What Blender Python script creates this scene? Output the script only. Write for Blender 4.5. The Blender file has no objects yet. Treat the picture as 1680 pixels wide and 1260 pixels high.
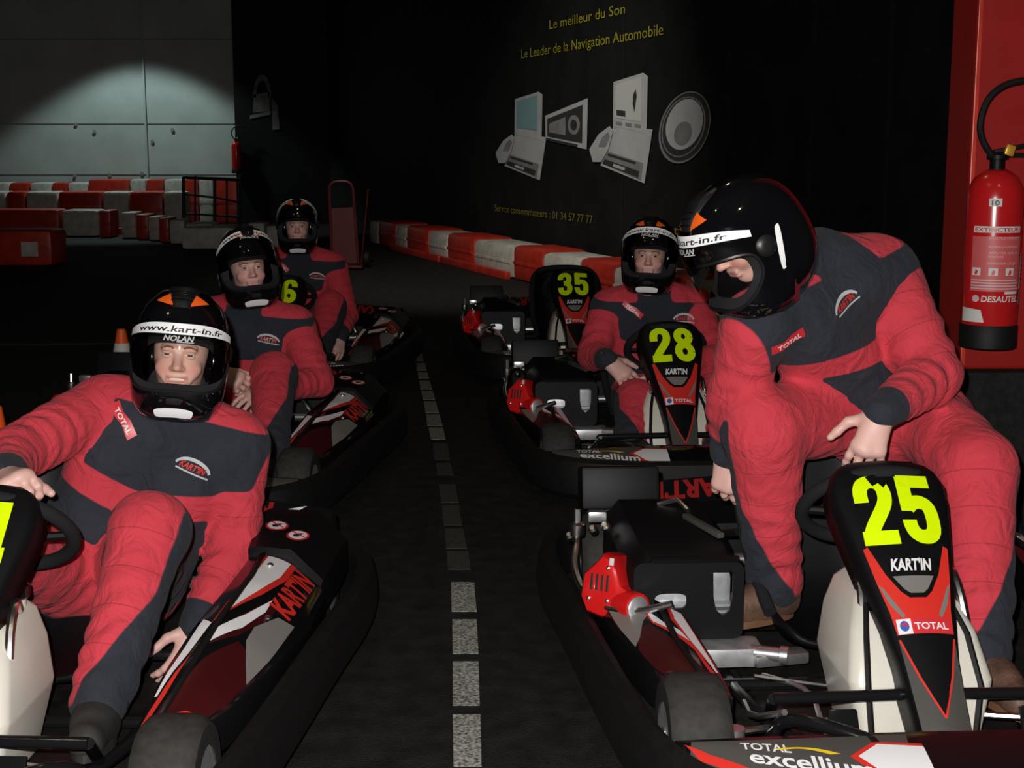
import bpy, bmesh, math, random
import numpy as np
from mathutils import Vector, Matrix, Euler
from mathutils.geometry import tessellate_polygon

sc = bpy.context.scene
COL = sc.collection
R = math.radians

# ------------------------------------------------------------------ camera, light, exposure
CAM_H, PITCH, FPX = 1.32, 9.4, 2300.0
cam = bpy.data.cameras.new('camera')
cam.sensor_width = 36.0
cam.lens = 36.0 * FPX / 1680.0
cam.clip_end = 200
cam_ob = bpy.data.objects.new('camera', cam)
COL.objects.link(cam_ob)
cam_ob.location = (0, 0, CAM_H)
cam_ob.rotation_euler = (R(90 - PITCH), 0, 0)
sc.camera = cam_ob

world = bpy.data.worlds.new('world')
sc.world = world
world.use_nodes = True
world.node_tree.nodes['Background'].inputs[0].default_value = (0.5, 0.55, 0.6, 1)
world.node_tree.nodes['Background'].inputs[1].default_value = 0.0006

vs = sc.view_settings
vs.view_transform = 'Standard'
vs.look = 'None'
vs.exposure = 0.0
vs.gamma = 1.0
vs.use_curve_mapping = False


def light(name, kind, loc, energy, color=(1, 1, 1), radius=0.03, rot=None, **kw):
    l = bpy.data.lights.new(name, kind)
    l.energy = energy
    l.color = color
    l.shadow_soft_size = radius
    for k, v in kw.items():
        setattr(l, k, v)
    o = bpy.data.objects.new(name, l)
    COL.objects.link(o)
    o.location = loc
    if rot:
        o.rotation_euler = rot
    return o


# the photographer's built-in flash, a hand's breadth above and left of the lens
light('camera_flash', 'POINT', (-0.055, 0.0, CAM_H + 0.075), 490, (1.0, 0.97, 0.95), 0.015)
# the hall's ceiling spots: one over the far concrete wall, one aimed at the barrier below the advertisement
light('wall_spot', 'SPOT', (-7.0, 25.2, 4.35), 230, (0.80, 1.0, 0.97), 0.12, (0, 0, 0), spot_size=R(104), spot_blend=0.25)
light('barrier_spot', 'SPOT', (-2.4, 10.6, 5.6), 700, (1.0, 0.95, 0.85), 0.1, (R(42), 0, R(-32)), spot_size=R(62), spot_blend=0.9)
# warm hall lamps high over the pit lane
for lx, ly in ((-2.6, 1.6), (1.2, -0.6), (-0.6, 6.0)):
    light('hall_lamp', 'POINT', (lx, ly, 5.6), 28, (1.0, 0.80, 0.50), 0.07)


def pix(px, py, h=None, Y=None):
    """photo pixel -> world point at height h or at depth Y"""
    p = R(PITCH)
    x = (px - 840) / FPX
    y = -(py - 630) / FPX
    d = (x, math.cos(p) + y * math.sin(p), -math.sin(p) + y * math.cos(p))
    t = (h - CAM_H) / d[2] if h is not None else Y / d[1]
    return Vector((d[0] * t, d[1] * t, CAM_H + d[2] * t))


def pix_plane(px, py, p0, n):
    p = R(PITCH)
    x = (px - 840) / FPX
    y = -(py - 630) / FPX
    d = Vector((x, math.cos(p) + y * math.sin(p), -math.sin(p) + y * math.cos(p)))
    o = Vector((0, 0, CAM_H))
    t = (Vector(p0) - o).dot(n) / d.dot(n)
    return o + d * t


# ------------------------------------------------------------------ materials
MATS = {}


def mat(name, color, rough=0.5, metal=0.0, noise=0.0, nscale=20.0, bump=0.0, bscale=60.0, spec=0.5,
        coat=0.0, trans=0.0, alpha=1.0, sss=0.0):
    if name in MATS:
        return MATS[name]
    m = bpy.data.materials.new(name)
    m.use_nodes = True
    nt = m.node_tree
    b = nt.nodes['Principled BSDF']
    b.inputs['Base Color'].default_value = (*color, 1)
    b.inputs['Roughness'].default_value = rough
    b.inputs['Metallic'].default_value = metal
    b.inputs['Specular IOR Level'].default_value = spec
    b.inputs['Coat Weight'].default_value = coat
    b.inputs['Transmission Weight'].default_value = trans
    b.inputs['Alpha'].default_value = alpha
    if sss:
        b.inputs['Subsurface Weight'].default_value = sss
        b.inputs['Subsurface Radius'].default_value = (0.02, 0.018, 0.014)
    tc = nt.nodes.new('ShaderNodeTexCoord')
    if noise:
        n = nt.nodes.new('ShaderNodeTexNoise')
        n.inputs['Scale'].default_value = nscale
        n.inputs['Detail'].default_value = 6
        nt.links.new(tc.outputs['Object'], n.inputs['Vector'])
        r = nt.nodes.new('ShaderNodeMapRange')
        r.inputs['From Min'].default_value = 0.3
        r.inputs['From Max'].default_value = 0.7
        r.inputs['To Min'].default_value = 1 - noise
        r.inputs['To Max'].default_value = 1 + noise
        nt.links.new(n.outputs['Fac'], r.inputs['Value'])
        mx = nt.nodes.new('ShaderNodeMix')
        mx.data_type = 'RGBA'
        mx.blend_type = 'MULTIPLY'
        mx.inputs['Factor'].default_value = 1
        mx.inputs[6].default_value = (*color, 1)
        nt.links.new(r.outputs[0], mx.inputs[7])
        nt.links.new(mx.outputs[2], b.inputs['Base Color'])
    if bump:
        n = nt.nodes.new('ShaderNodeTexNoise')
        n.inputs['Scale'].default_value = bscale
        n.inputs['Detail'].default_value = 5
        nt.links.new(tc.outputs['Object'], n.inputs['Vector'])
        bp = nt.nodes.new('ShaderNodeBump')
        bp.inputs['Strength'].default_value = bump
        bp.inputs['Distance'].default_value = 0.02
        nt.links.new(n.outputs['Fac'], bp.inputs['Height'])
        nt.links.new(bp.outputs[0], b.inputs['Normal'])
    MATS[name] = m
    return m


M = lambda n: MATS[n]
mat('asphalt', (0.0135, 0.013, 0.012), 0.75, noise=0.5, nscale=14, bump=0.5, bscale=160, spec=0.25)
mat('black_wall', (0.010, 0.0105, 0.011), 0.7, noise=0.3, nscale=3, spec=0.2)
mat('black_wall_lower', (0.014, 0.014, 0.014), 0.85, noise=0.35, nscale=40, bump=0.3, spec=0.15)
mat('concrete', (0.42, 0.47, 0.45), 0.9, noise=0.10, nscale=1.6, bump=0.1, bscale=12, spec=0.1)
mat('concrete_dark', (0.22, 0.245, 0.235), 0.9)
mat('red_paint', (0.30, 0.010, 0.008), 0.45, noise=0.12, nscale=6, spec=0.3)
mat('line_paint', (0.30, 0.295, 0.27), 0.7, noise=0.95, nscale=110, bump=0.3, bscale=200)
mat('line_worn', (0.042, 0.040, 0.033), 0.75, noise=0.5, nscale=90)
mat('ink_yellow', (0.40, 0.36, 0.02), 0.7)
mat('ink_grey', (0.50, 0.52, 0.52), 0.7, noise=0.08, nscale=5)
mat('ink_mid', (0.24, 0.25, 0.25), 0.7, noise=0.15, nscale=8)
mat('ink_dark', (0.035, 0.036, 0.038), 0.7)
mat('ink_blue', (0.22, 0.38, 0.42), 0.7)
mat('ink_pale', (0.62, 0.63, 0.60), 0.7)
mat('barrier_red', (0.52, 0.035, 0.018), 0.38, noise=0.25, nscale=7)
mat('barrier_white', (0.58, 0.56, 0.50), 0.5, noise=0.22, nscale=9)
mat('black_plastic', (0.004, 0.004, 0.0045), 0.5, spec=0.2)
mat('black_gloss', (0.006, 0.006, 0.007), 0.12, coat=0.4)
mat('black_rubber', (0.005, 0.005, 0.005), 0.62, noise=0.3, nscale=30, spec=0.3)
mat('tyre_rubber', (0.032, 0.030, 0.027), 0.72, noise=0.25, nscale=50, spec=0.25)
mat('black_tube', (0.008, 0.008, 0.009), 0.16, spec=0.6)
mat('black_foam', (0.016, 0.016, 0.017), 0.85, spec=0.15)
mat('tray', (0.018, 0.017, 0.016), 0.45, 0.3, noise=0.4)
mat('chrome', (0.80, 0.79, 0.77), 0.27, 1.0)
mat('steel', (0.62, 0.62, 0.62), 0.32, 0.9, noise=0.15, nscale=40)
mat('aluminium', (0.55, 0.56, 0.57), 0.42, 0.7, noise=0.2, nscale=30)
mat('tank_plastic', (0.66, 0.63, 0.55), 0.34, noise=0.06, nscale=6, sss=0.15)
mat('engine_red', (0.62, 0.012, 0.012), 0.22, coat=0.3)
mat('neon', (0.72, 0.99, 0.0), 0.55, spec=0.2)
mat('white_print', (0.80, 0.79, 0.80), 0.4)
mat('white_bright', (0.93, 0.93, 0.93), 0.5)
mat('grey_print', (0.20, 0.19, 0.175), 0.35)
mat('grey_print_dark', (0.07, 0.066, 0.06), 0.35)
mat('red_print', (0.66, 0.03, 0.02), 0.4)
mat('red_print_dark', (0.045, 0.0035, 0.0045), 0.4)
mat('red_print_dim', (0.30, 0.012, 0.012), 0.4)
mat('red_label', (0.62, 0.03, 0.04), 0.4)
mat('blue_print', (0.05, 0.10, 0.42), 0.4)
mat('orange_print', (0.95, 0.13, 0.01), 0.5)
mat('yellow_print', (0.80, 0.55, 0.02), 0.4)
mat('black_print', (0.012, 0.012, 0.013), 0.5)
mat('helmet_black', (0.004, 0.004, 0.005), 0.07, coat=0.6, spec=0.6)
mat('helmet_matt', (0.010, 0.010, 0.011), 0.4)
mat('reflector', (1.0, 1.0, 1.0), 0.45)
mat('lining', (0.03, 0.03, 0.032), 0.9, spec=0.1)
mat('leather', (0.12, 0.065, 0.042), 0.55, noise=0.4, nscale=25, bump=0.2, bscale=90)
mat('leather_dark', (0.030, 0.028, 0.026), 0.6, noise=0.3, nscale=25)
mat('sole', (0.17, 0.085, 0.045), 0.6, noise=0.2)
mat('navy_cloth', (0.024, 0.027, 0.036), 0.9, noise=0.25, nscale=40, bump=0.2, bscale=200, spec=0.1)
mat('cone_orange', (0.85, 0.10, 0.012), 0.5)
mat('rack_black', (0.010, 0.010, 0.010), 0.5)
mat('dolly_red', (0.085, 0.006, 0.006), 0.5)
mat('ext_red', (0.50, 0.012, 0.014), 0.22, coat=0.3)
mat('ext_label', (0.56, 0.10, 0.10), 0.5)
mat('ext_text', (0.60, 0.42, 0.42), 0.5)
mat('white_label', (0.62, 0.61, 0.58), 0.6)
mat('brass', (0.75, 0.40, 0.05), 0.35, 0.5)
mat('lens_reflective', (0.9, 0.6, 0.2), 0.4)


def visor_mat():
    m = bpy.data.materials.new('visor_tint')
    m.use_nodes = True
    nt = m.node_tree
    nt.nodes.clear()
    o = nt.nodes.new('ShaderNodeOutputMaterial')
    t = nt.nodes.new('ShaderNodeBsdfTransparent')
    t.inputs[0].default_value = (0.97, 0.965, 0.93, 1)
    g = nt.nodes.new('ShaderNodeBsdfGlossy')
    g.inputs['Roughness'].default_value = 0.06
    f = nt.nodes.new('ShaderNodeFresnel')
    f.inputs[0].default_value = 1.35
    x = nt.nodes.new('ShaderNodeMixShader')
    nt.links.new(f.outputs[0], x.inputs[0])
    nt.links.new(t.outputs[0], x.inputs[1])
    nt.links.new(g.outputs[0], x.inputs[2])
    nt.links.new(x.outputs[0], o.inputs[0])
    MATS['visor_tint'] = m


visor_mat()


def suit_mat():
    """red/navy racing-suit cloth: the 'navy' point attribute carries the seams, 'quilt' the stitch lines"""
    m = bpy.data.materials.new('suit_cloth')
    m.use_nodes = True
    nt = m.node_tree
    b = nt.nodes['Principled BSDF']
    b.inputs['Roughness'].default_value = 0.9
    b.inputs['Specular IOR Level'].default_value = 0.12
    b.inputs['Sheen Weight'].default_value = 0.04
    a = nt.nodes.new('ShaderNodeAttribute')
    a.attribute_name = 'navy'
    q = nt.nodes.new('ShaderNodeAttribute')
    q.attribute_name = 'quilt'
    tc = nt.nodes.new('ShaderNodeTexCoord')
    n = nt.nodes.new('ShaderNodeTexNoise')
    n.inputs['Scale'].default_value = 9
    n.inputs['Detail'].default_value = 5
    nt.links.new(tc.outputs['Object'], n.inputs['Vector'])
    fine = nt.nodes.new('ShaderNodeTexNoise')
    fine.inputs['Scale'].default_value = 260
    nt.links.new(tc.outputs['Object'], fine.inputs['Vector'])
    st = nt.nodes.new('ShaderNodeMapRange')
    st.inputs['From Min'].default_value = -0.0015
    st.inputs['From Max'].default_value = 0.0015
    nt.links.new(a.outputs['Fac'], st.inputs['Value'])
    red = nt.nodes.new('ShaderNodeMix')
    red.data_type = 'RGBA'
    red.inputs[6].default_value = (0.51, 0.042, 0.058, 1)
    red.inputs[7].default_value = (0.62, 0.058, 0.080, 1)
    nt.links.new(n.outputs['Fac'], red.inputs[0])
    # stitching
    fr = nt.nodes.new('ShaderNodeMath')
    fr.operation = 'PINGPONG'
    fr.inputs[1].default_value = 0.045
    nt.links.new(q.outputs['Fac'], fr.inputs[0])
    ln = nt.nodes.new('ShaderNodeMath')
    ln.operation = 'LESS_THAN'
    ln.inputs[1].default_value = 0.0011
    nt.links.new(fr.outputs[0], ln.inputs[0])
    lk = nt.nodes.new('ShaderNodeMath')
    lk.operation = 'MULTIPLY'
    lk.inputs[1].default_value = 0.45
    nt.links.new(ln.outputs[0], lk.inputs[0])
    red2 = nt.nodes.new('ShaderNodeMix')
    red2.data_type = 'RGBA'
    red2.inputs[7].default_value = (0.10, 0.012, 0.016, 1)
    nt.links.new(lk.outputs[0], red2.inputs[0])
    nt.links.new(red.outputs[2], red2.inputs[6])
    navy = nt.nodes.new('ShaderNodeMix')
    navy.data_type = 'RGBA'
    navy.inputs[6].default_value = (0.020, 0.023, 0.032, 1)
    navy.inputs[7].default_value = (0.040, 0.043, 0.054, 1)
    nt.links.new(n.outputs['Fac'], navy.inputs[0])
    mx = nt.nodes.new('ShaderNodeMix')
    mx.data_type = 'RGBA'
    nt.links.new(st.outputs[0], mx.inputs[0])
    nt.links.new(red2.outputs[2], mx.inputs[6])
    nt.links.new(navy.outputs[2], mx.inputs[7])
    nt.links.new(mx.outputs[2], b.inputs['Base Color'])
    # creases
    w = nt.nodes.new('ShaderNodeTexNoise')
    w.inputs['Scale'].default_value = 13
    w.inputs['Detail'].default_value = 3
    w.inputs['Distortion'].default_value = 1.2
    nt.links.new(tc.outputs['Object'], w.inputs['Vector'])
    ad = nt.nodes.new('ShaderNodeMath')
    ad.operation = 'MULTIPLY_ADD'
    ad.inputs[1].default_value = 0.05
    nt.links.new(fine.outputs['Fac'], ad.inputs[0])
    nt.links.new(w.outputs['Fac'], ad.inputs[2])
    bp = nt.nodes.new('ShaderNodeBump')
    bp.inputs['Strength'].default_value = 0.55
    bp.inputs['Distance'].default_value = 0.03
    nt.links.new(ad.outputs[0], bp.inputs['Height'])
    nt.links.new(bp.outputs[0], b.inputs['Normal'])
    MATS['suit_cloth'] = m


suit_mat()


def skin_mat():
    m = bpy.data.materials.new('skin')
    m.use_nodes = True
    nt = m.node_tree
    b = nt.nodes['Principled BSDF']
    b.inputs['Roughness'].default_value = 0.5
    b.inputs['Subsurface Weight'].default_value = 0.12
    b.inputs['Subsurface Radius'].default_value = (0.012, 0.005, 0.003)
    a = nt.nodes.new('ShaderNodeAttribute')
    a.attribute_name = 'skin_col'
    nt.links.new(a.outputs['Color'], b.inputs['Base Color'])
    MATS['skin'] = m


skin_mat()


# ------------------------------------------------------------------ mesh helpers
def link(o, parent=None):
    COL.objects.link(o)
    if parent:
        o.parent = parent
    return o


def tag(o, label=None, cat=None, group=None, kind=None):
    if label:
        o['label'] = label
    if cat:
        o['category'] = cat
    if group:
        o['group'] = group
    if kind:
        o['kind'] = kind
    return o


def empty(name, loc=(0, 0, 0), rz=0.0):
    o = bpy.data.objects.new(name, None)
    o.empty_display_size = 0.1
    COL.objects.link(o)
    o.location = loc
    o.rotation_euler = (0, 0, rz)
    return o


class MB:
    def __init__(s):
        s.v = []
        s.f = []

    def add(s, verts, faces):
        n = len(s.v)
        s.v.extend([tuple(p) for p in verts])
        s.f.extend([tuple(i + n for i in f) for f in faces])
        return s

    def box(s, c, d, rot=None, bev=0.0):
        bm = bmesh.new()
        bmesh.ops.create_cube(bm, size=1)
        for v in bm.verts:
            v.co = Vector((v.co.x * d[0], v.co.y * d[1], v.co.z * d[2]))
        if bev:
            bmesh.ops.bevel(bm, geom=bm.edges[:], offset=bev, segments=2, profile=0.6, affect='EDGES')
        mtx = Euler(rot).to_matrix() if rot else Matrix.Identity(3)
        bm.verts.index_update()
        s.add([mtx @ v.co + Vector(c) for v in bm.verts], [[v.index for v in f.verts] for f in bm.faces])
        bm.free()
        return s

    def tube(s, pts, r, n=10, close=False, smooth=0):
        P = [Vector(p) for p in pts]
        for _ in range(smooth):
            Q = [P[0]] if not close else []
            for i in range(len(P) - (0 if close else 1)):
                a, b = P[i], P[(i + 1) % len(P)]
                Q += [a * 0.75 + b * 0.25, a * 0.25 + b * 0.75]
            if not close:
                Q.append(P[-1])
            P = Q
        m = len(P)
        rr = r if isinstance(r, (list, tuple)) else [r] * m
        if len(rr) != m:
            rr = list(np.interp(np.linspace(0, 1, m), np.linspace(0, 1, len(rr)), rr))
        V = []
        up = None
        for i in range(m):
            if close:
                t = P[(i + 1) % m] - P[i - 1]
            else:
                t = P[min(i + 1, m - 1)] - P[max(i - 1, 0)]
            t = t.normalized() if t.length > 1e-9 else Vector((0, 0, 1))
            if up is None:
                up = Vector((0, 0, 1)) if abs(t.z) < 0.9 else Vector((1, 0, 0))
            a = t.cross(up)
            a = a.normalized() if a.length > 1e-6 else t.orthogonal().normalized()
            up = a.cross(t).normalized()
            for k in range(n):
                w = 2 * math.pi * k / n
                V.append(P[i] + (a * math.cos(w) + up * math.sin(w)) * rr[i])
        F = []
        for i in range(m if close else m - 1):
            j = (i + 1) % m
            for k in range(n):
                F.append((i * n + k, i * n + (k + 1) % n, j * n + (k + 1) % n, j * n + k))
        if not close:
            F.append(tuple(reversed(range(n))))
            F.append(tuple((m - 1) * n + k for k in range(n)))
        return s.add(V, F)

    def lathe(s, prof, c=(0, 0, 0), axis=(0, 0, 1), n=24, closed=False):
        """prof: list of (radius, height along axis)"""
        ax = Vector(axis).normalized()
        a = ax.orthogonal().normalized()
        b = ax.cross(a)
        V, F = [], []
        for r, h in prof:
            for k in range(n):
                w = 2 * math.pi * k / n
                V.append(Vector(c) + ax * h + (a * math.cos(w) + b * math.sin(w)) * r)
        m = len(prof)
        for i in range(m if closed else m - 1):
            j = (i + 1) % m
            for k in range(n):
                F.append((i * n + k, i * n + (k + 1) % n, j * n + (k + 1) % n, j * n + k))
        if not closed:
            F.append(tuple(reversed(range(n))))
            F.append(tuple((m - 1) * n + k for k in range(n)))
        return s.add(V, F)

    def loft(s, rings, cap=True):
        n = len(rings[0])
        V = [p for r in rings for p in r]
        F = []
        for i in range(len(rings) - 1):
            for k in range(n):
                F.append((i * n + k, i * n + (k + 1) % n, (i + 1) * n + (k + 1) % n, (i + 1) * n + k))
        if cap:
            F.append(tuple(reversed(range(n))))
            F.append(tuple((len(rings) - 1) * n + k for k in range(n)))
        return s.add(V, F)

    def grid(s, fn, us, vs_):
        V = [fn(u, v) for v in vs_ for u in us]
        nu = len(us)
        F = []
        for j in range(len(vs_) - 1):
            for i in range(nu - 1):
                F.append((j * nu + i, j * nu + i + 1, (j + 1) * nu + i + 1, (j + 1) * nu + i))
        return s.add(V, F)

    def prism(s, poly, fn, h0, h1):
        """poly: 2D outline; fn(u, v, h) -> point"""
        n = len(poly)
        V = [fn(u, v, h0) for u, v in poly] + [fn(u, v, h1) for u, v in poly]
        F = [tuple(reversed(range(n))), tuple(range(n, 2 * n))]
        for k in range(n):
            F.append((k, (k + 1) % n, n + (k + 1) % n, n + k))
        return s.add(V, F)

    def poly(s, outline, fn, maxlen=None):
        """fill a 2D outline and map it on the surface fn(u, v)"""
        v2 = [Vector((a, b, 0)) for a, b in outline]
        tris = tessellate_polygon([v2])
        if maxlen is None:
            return s.add([fn(a, b) for a, b in outline], tris)
        return s.add(*map_tris([(a, b) for a, b in outline], tris, fn, maxlen))

    def build(s, name, m, parent=None, smooth=True, solid=0.0, angle=35):
        me = bpy.data.meshes.new(name)
        me.from_pydata([tuple(p) for p in s.v], [], s.f)
        bm = bmesh.new()
        bm.from_mesh(me)
        bmesh.ops.recalc_face_normals(bm, faces=bm.faces)
        bm.to_mesh(me)
        bm.free()
        me.materials.append(M(m) if isinstance(m, str) else m)
        if smooth:
            for p in me.polygons:
                p.use_smooth = True
            me.set_sharp_from_angle(angle=R(angle))
        o = bpy.data.objects.new(name, me)
        if solid:
            md = o.modifiers.new('thickness', 'SOLIDIFY')
            md.thickness = solid
            md.offset = -1
        return link(o, parent)


def map_tris(p2, tris, fn, maxlen):
    bm = bmesh.new()
    vv = [bm.verts.new((a, b, 0)) for a, b in p2]
    for t in tris:
        try:
            bm.faces.new([vv[i] for i in t])
        except ValueError:
            pass
    for _ in range(5):
        es = [e for e in bm.edges if e.calc_length() > maxlen]
        if not es:
            break
        bmesh.ops.subdivide_edges(bm, edges=es, cuts=1)
        bmesh.ops.triangulate(bm, faces=bm.faces[:])
    bm.verts.index_update()
    V = [fn(v.co.x, v.co.y) for v in bm.verts]
    F = [tuple(v.index for v in f.verts) for f in bm.faces]
    bm.free()
    return V, F


_TXT = {}


def text2d(s, bold=0.0, shear=0.0):
    """lettering as flat triangles, scaled to height 1 (cap) and width by the font; returns points, tris, width"""
    key = (s, bold, shear)
    if key in _TXT:
        return _TXT[key]
    c = bpy.data.curves.new('t', 'FONT')
    c.body = s
    c.offset = bold
    c.shear = shear
    c.resolution_u = 3
    o = bpy.data.objects.new('t', c)
    COL.objects.link(o)
    dg = bpy.context.evaluated_depsgraph_get()
    me = bpy.data.meshes.new_from_object(o.evaluated_get(dg))
    P = [(v.co.x, v.co.y) for v in me.vertices]
    T = []
    for f in me.polygons:
        ids = list(f.vertices)
        for k in range(1, len(ids) - 1):
            T.append((ids[0], ids[k], ids[k + 1]))
    bpy.data.objects.remove(o)
    bpy.data.curves.remove(c)
    bpy.data.meshes.remove(me)
    x0 = min(p[0] for p in P)
    x1 = max(p[0] for p in P)
    P = [((x - x0), y / 0.73) for x, y in P]
    _TXT[key] = (P, T, (x1 - x0))
    return _TXT[key]


def text_on(mb, s, fn, u0, v0, w, h, bold=0.015, shear=0.0, maxlen=None):
    """write s in the box u0..u0+w, v0..v0+h of the surface fn(u, v)"""
    P, T, W = text2d(s, bold, shear)
    Q = [(u0 + x / W * w, v0 + y * h) for x, y in P]
    if maxlen:
        mb.add(*map_tris(Q, T, fn, maxlen))
    else:
        mb.add([fn(a, b) for a, b in Q], T)
    return mb


def stroke(mb, pts, w, fn, h=1.0):
    P = [Vector(p) for p in pts]
    L, Rr = [], []
    m = len(P)
    for i in range(m):
        t = (P[min(i + 1, m - 1)] - P[max(i - 1, 0)]).normalized()
        n = Vector((-t.y, t.x)) * (w / 2)
        if 0 < i < m - 1:
            a = (P[i] - P[i - 1]).normalized()
            n = n / max(0.6, abs(a.dot(t)))
        L.append(P[i] + n)
        Rr.append(P[i] - n)
    V = [fn(p.x, p.y) for p in L + Rr]
    mb.add(V, [(i, i + 1, m + i + 1, m + i) for i in range(m - 1)])


def ell(cx, cy, rx, ry, n=24, a0=0, a1=360):
    return [(cx + rx * math.cos(R(a0 + (a1 - a0) * k / n)), cy + ry * math.sin(R(a0 + (a1 - a0) * k / n))) for k in range(n + 1)]


DIG = {
    '2': [[(.11, .60), (.11, .76), (.15, .86), (.22, .905), (.28, .915), (.35, .905), (.42, .85), (.45, .76), (.45, .66), (.42, .56), (.33, .42), (.21, .25), (.15, .13), (.14, .05)],
          [(.035, .085), (.53, .085)]],
    '5': [[(.06, .915), (.52, .915)], [(.135, .99), (.125, .46)],
          [(.12, .50), (.18, .57), (.28, .60), (.37, .58), (.43, .52), (.45, .43), (.45, .26), (.42, .15), (.35, .095), (.28, .085), (.21, .095), (.14, .15), (.11, .25), (.11, .33)]],
    '3': [[(.11, .68), (.11, .77), (.15, .86), (.22, .905), (.28, .915), (.35, .905), (.41, .86), (.44, .77), (.44, .66), (.40, .57), (.33, .53), (.24, .52)],
          [(.24, .52), (.35, .50), (.42, .44), (.45, .35), (.45, .25), (.42, .15), (.35, .095), (.28, .085), (.21, .095), (.14, .15), (.11, .24), (.11, .34)]],
    '8': [ell(.28, .735, .155, .18), ell(.28, .285, .17, .20)],
    '6': [ell(.28, .285, .17, .20), [(.45, .68), (.45, .78), (.41, .86), (.35, .905), (.28, .915), (.20, .89), (.14, .82), (.11, .72), (.11, .28)]],
    '4': [[(.40, 0), (.40, 1)], [(.40, .93), (.30, .82), (.12, .42), (.10, .30)], [(.03, .27), (.55, .27)]],
}


def digits_on(mb, s, fn, u0, v0, w, h):
    cw = w / (len(s) * 0.62 - 0.06)
    for i, ch in enumerate(s):
        for st in DIG[ch]:
            if len(st) > 4:
                st = [st[0]] + [q for a, b in zip(st[:-1], st[1:]) for q in ((a[0] * .75 + b[0] * .25, a[1] * .75 + b[1] * .25), (a[0] * .25 + b[0] * .75, a[1] * .25 + b[1] * .75))] + [st[-1]]
            stroke(mb, st, 0.20, lambda x, y: fn(u0 + (i * 0.62 + x) * cw, v0 + y * h))
    return mb


# ------------------------------------------------------------------ signed-distance bodies
def surface_nets(D, org, h):
    ins = D < 0
    nx, ny, nz = D.shape
    c = np.zeros((nx - 1, ny - 1, nz - 1), np.int8)
    for i in (0, 1):
        for j in (0, 1):
            for k in (0, 1):
                c += ins[i:nx - 1 + i, j:ny - 1 + j, k:nz - 1 + k]
    act = (c > 0) & (c < 8)
    idx = -np.ones(act.shape, np.int64)
    A = np.argwhere(act)
    idx[act] = np.arange(len(A))
    S = np.zeros((len(A), 3))
    cnt = np.zeros(len(A))
    corners = [(i, j, k) for i in (0, 1) for j in (0, 1) for k in (0, 1)]
    for a in corners:
        for b in corners:
            if sum(abs(x - y) for x, y in zip(a, b)) == 1 and a < b:
                da = D[A[:, 0] + a[0], A[:, 1] + a[1], A[:, 2] + a[2]]
                db = D[A[:, 0] + b[0], A[:, 1] + b[1], A[:, 2] + b[2]]
                m = (da < 0) != (db < 0)
                t = np.where(m, da / np.where(m, da - db, 1), 0)
                p = np.array(a) + t[:, None] * (np.array(b) - np.array(a))
                S[m] += p[m]
                cnt[m] += 1
    V = (A + S / cnt[:, None]) * h + org
    F = []
    for ax in range(3):
        sl0 = [slice(None)] * 3
        sl1 = [slice(None)] * 3
        sl0[ax] = slice(0, -1)
        sl1[ax] = slice(1, None)
        ch = ins[tuple(sl0)] != ins[tuple(sl1)]
        E = np.argwhere(ch)
        o1, o2 = [(1, 2), (2, 0), (0, 1)][ax]
        ok = (E[:, o1] > 0) & (E[:, o2] > 0) & (E[:, o1] < D.shape[o1] - 1) & (E[:, o2] < D.shape[o2] - 1)
        E = E[ok]
        q = []
        for d1, d2 in ((1, 1), (0, 1), (0, 0), (1, 0)):
            e = E.copy()
            e[:, o1] -= d1
            e[:, o2] -= d2
            q.append(idx[e[:, 0], e[:, 1], e[:, 2]])
        q = np.stack(q, 1)
        flip = ~ins[E[:, 0], E[:, 1], E[:, 2]]
        q[flip] = q[flip][:, ::-1]
        F.append(q)
    return V, np.concatenate(F)


def seg_t(P, a, b):
    ab = b - a
    return np.clip(((P - a) @ ab) / max(ab @ ab, 1e-9), 0, 1)


class Prim:
    """tapered capsule; flat = (axis, factor) squashes it"""
    def __init__(s, a, b, ra, rb, k=0.03, sub=False, fold=None):
        s.a, s.b, s.ra, s.rb, s.k, s.sub, s.fold = np.array(a, float), np.array(b, float), ra, rb, k, sub, fold

    def d(s, P):
        t = seg_t(P, s.a, s.b)
        r = s.ra + (s.rb - s.ra) * t
        if s.fold:
            amp, wl, t0, wd, ph = s.fold
            L = np.linalg.norm(s.b - s.a)
            r = r + amp * np.exp(-((t - t0) / wd) ** 2) * np.sin(t * L / wl * 6.283 + ph + 2.6 * np.sin(17 * P[..., 0] + 11 * P[..., 2] + ph) + 2.0 * np.sin(23 * P[..., 1] - 9 * P[..., 0]))
        return np.linalg.norm(P - (s.a + t[..., None] * (s.b - s.a)), axis=-1) - r

    def box(s):
        r = max(s.ra, s.rb)
        return np.minimum(s.a, s.b) - r, np.maximum(s.a, s.b) + r


class Ell:
    def __init__(s, c, r, k=0.02, sub=False, rot=None):
        s.c, s.r, s.k, s.sub = np.array(c, float), np.array(r, float), k, sub
        s.m = np.array(rot) if rot is not None else None

    def d(s, P):
        q = P - s.c
        if s.m is not None:
            q = q @ s.m
        k0 = np.linalg.norm(q / s.r, axis=-1)
        k1 = np.linalg.norm(q / (s.r * s.r), axis=-1)
        return k0 * (k0 - 1) / np.maximum(k1, 1e-6)

    def box(s):
        m = max(s.r)
        return s.c - m, s.c + m


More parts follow.
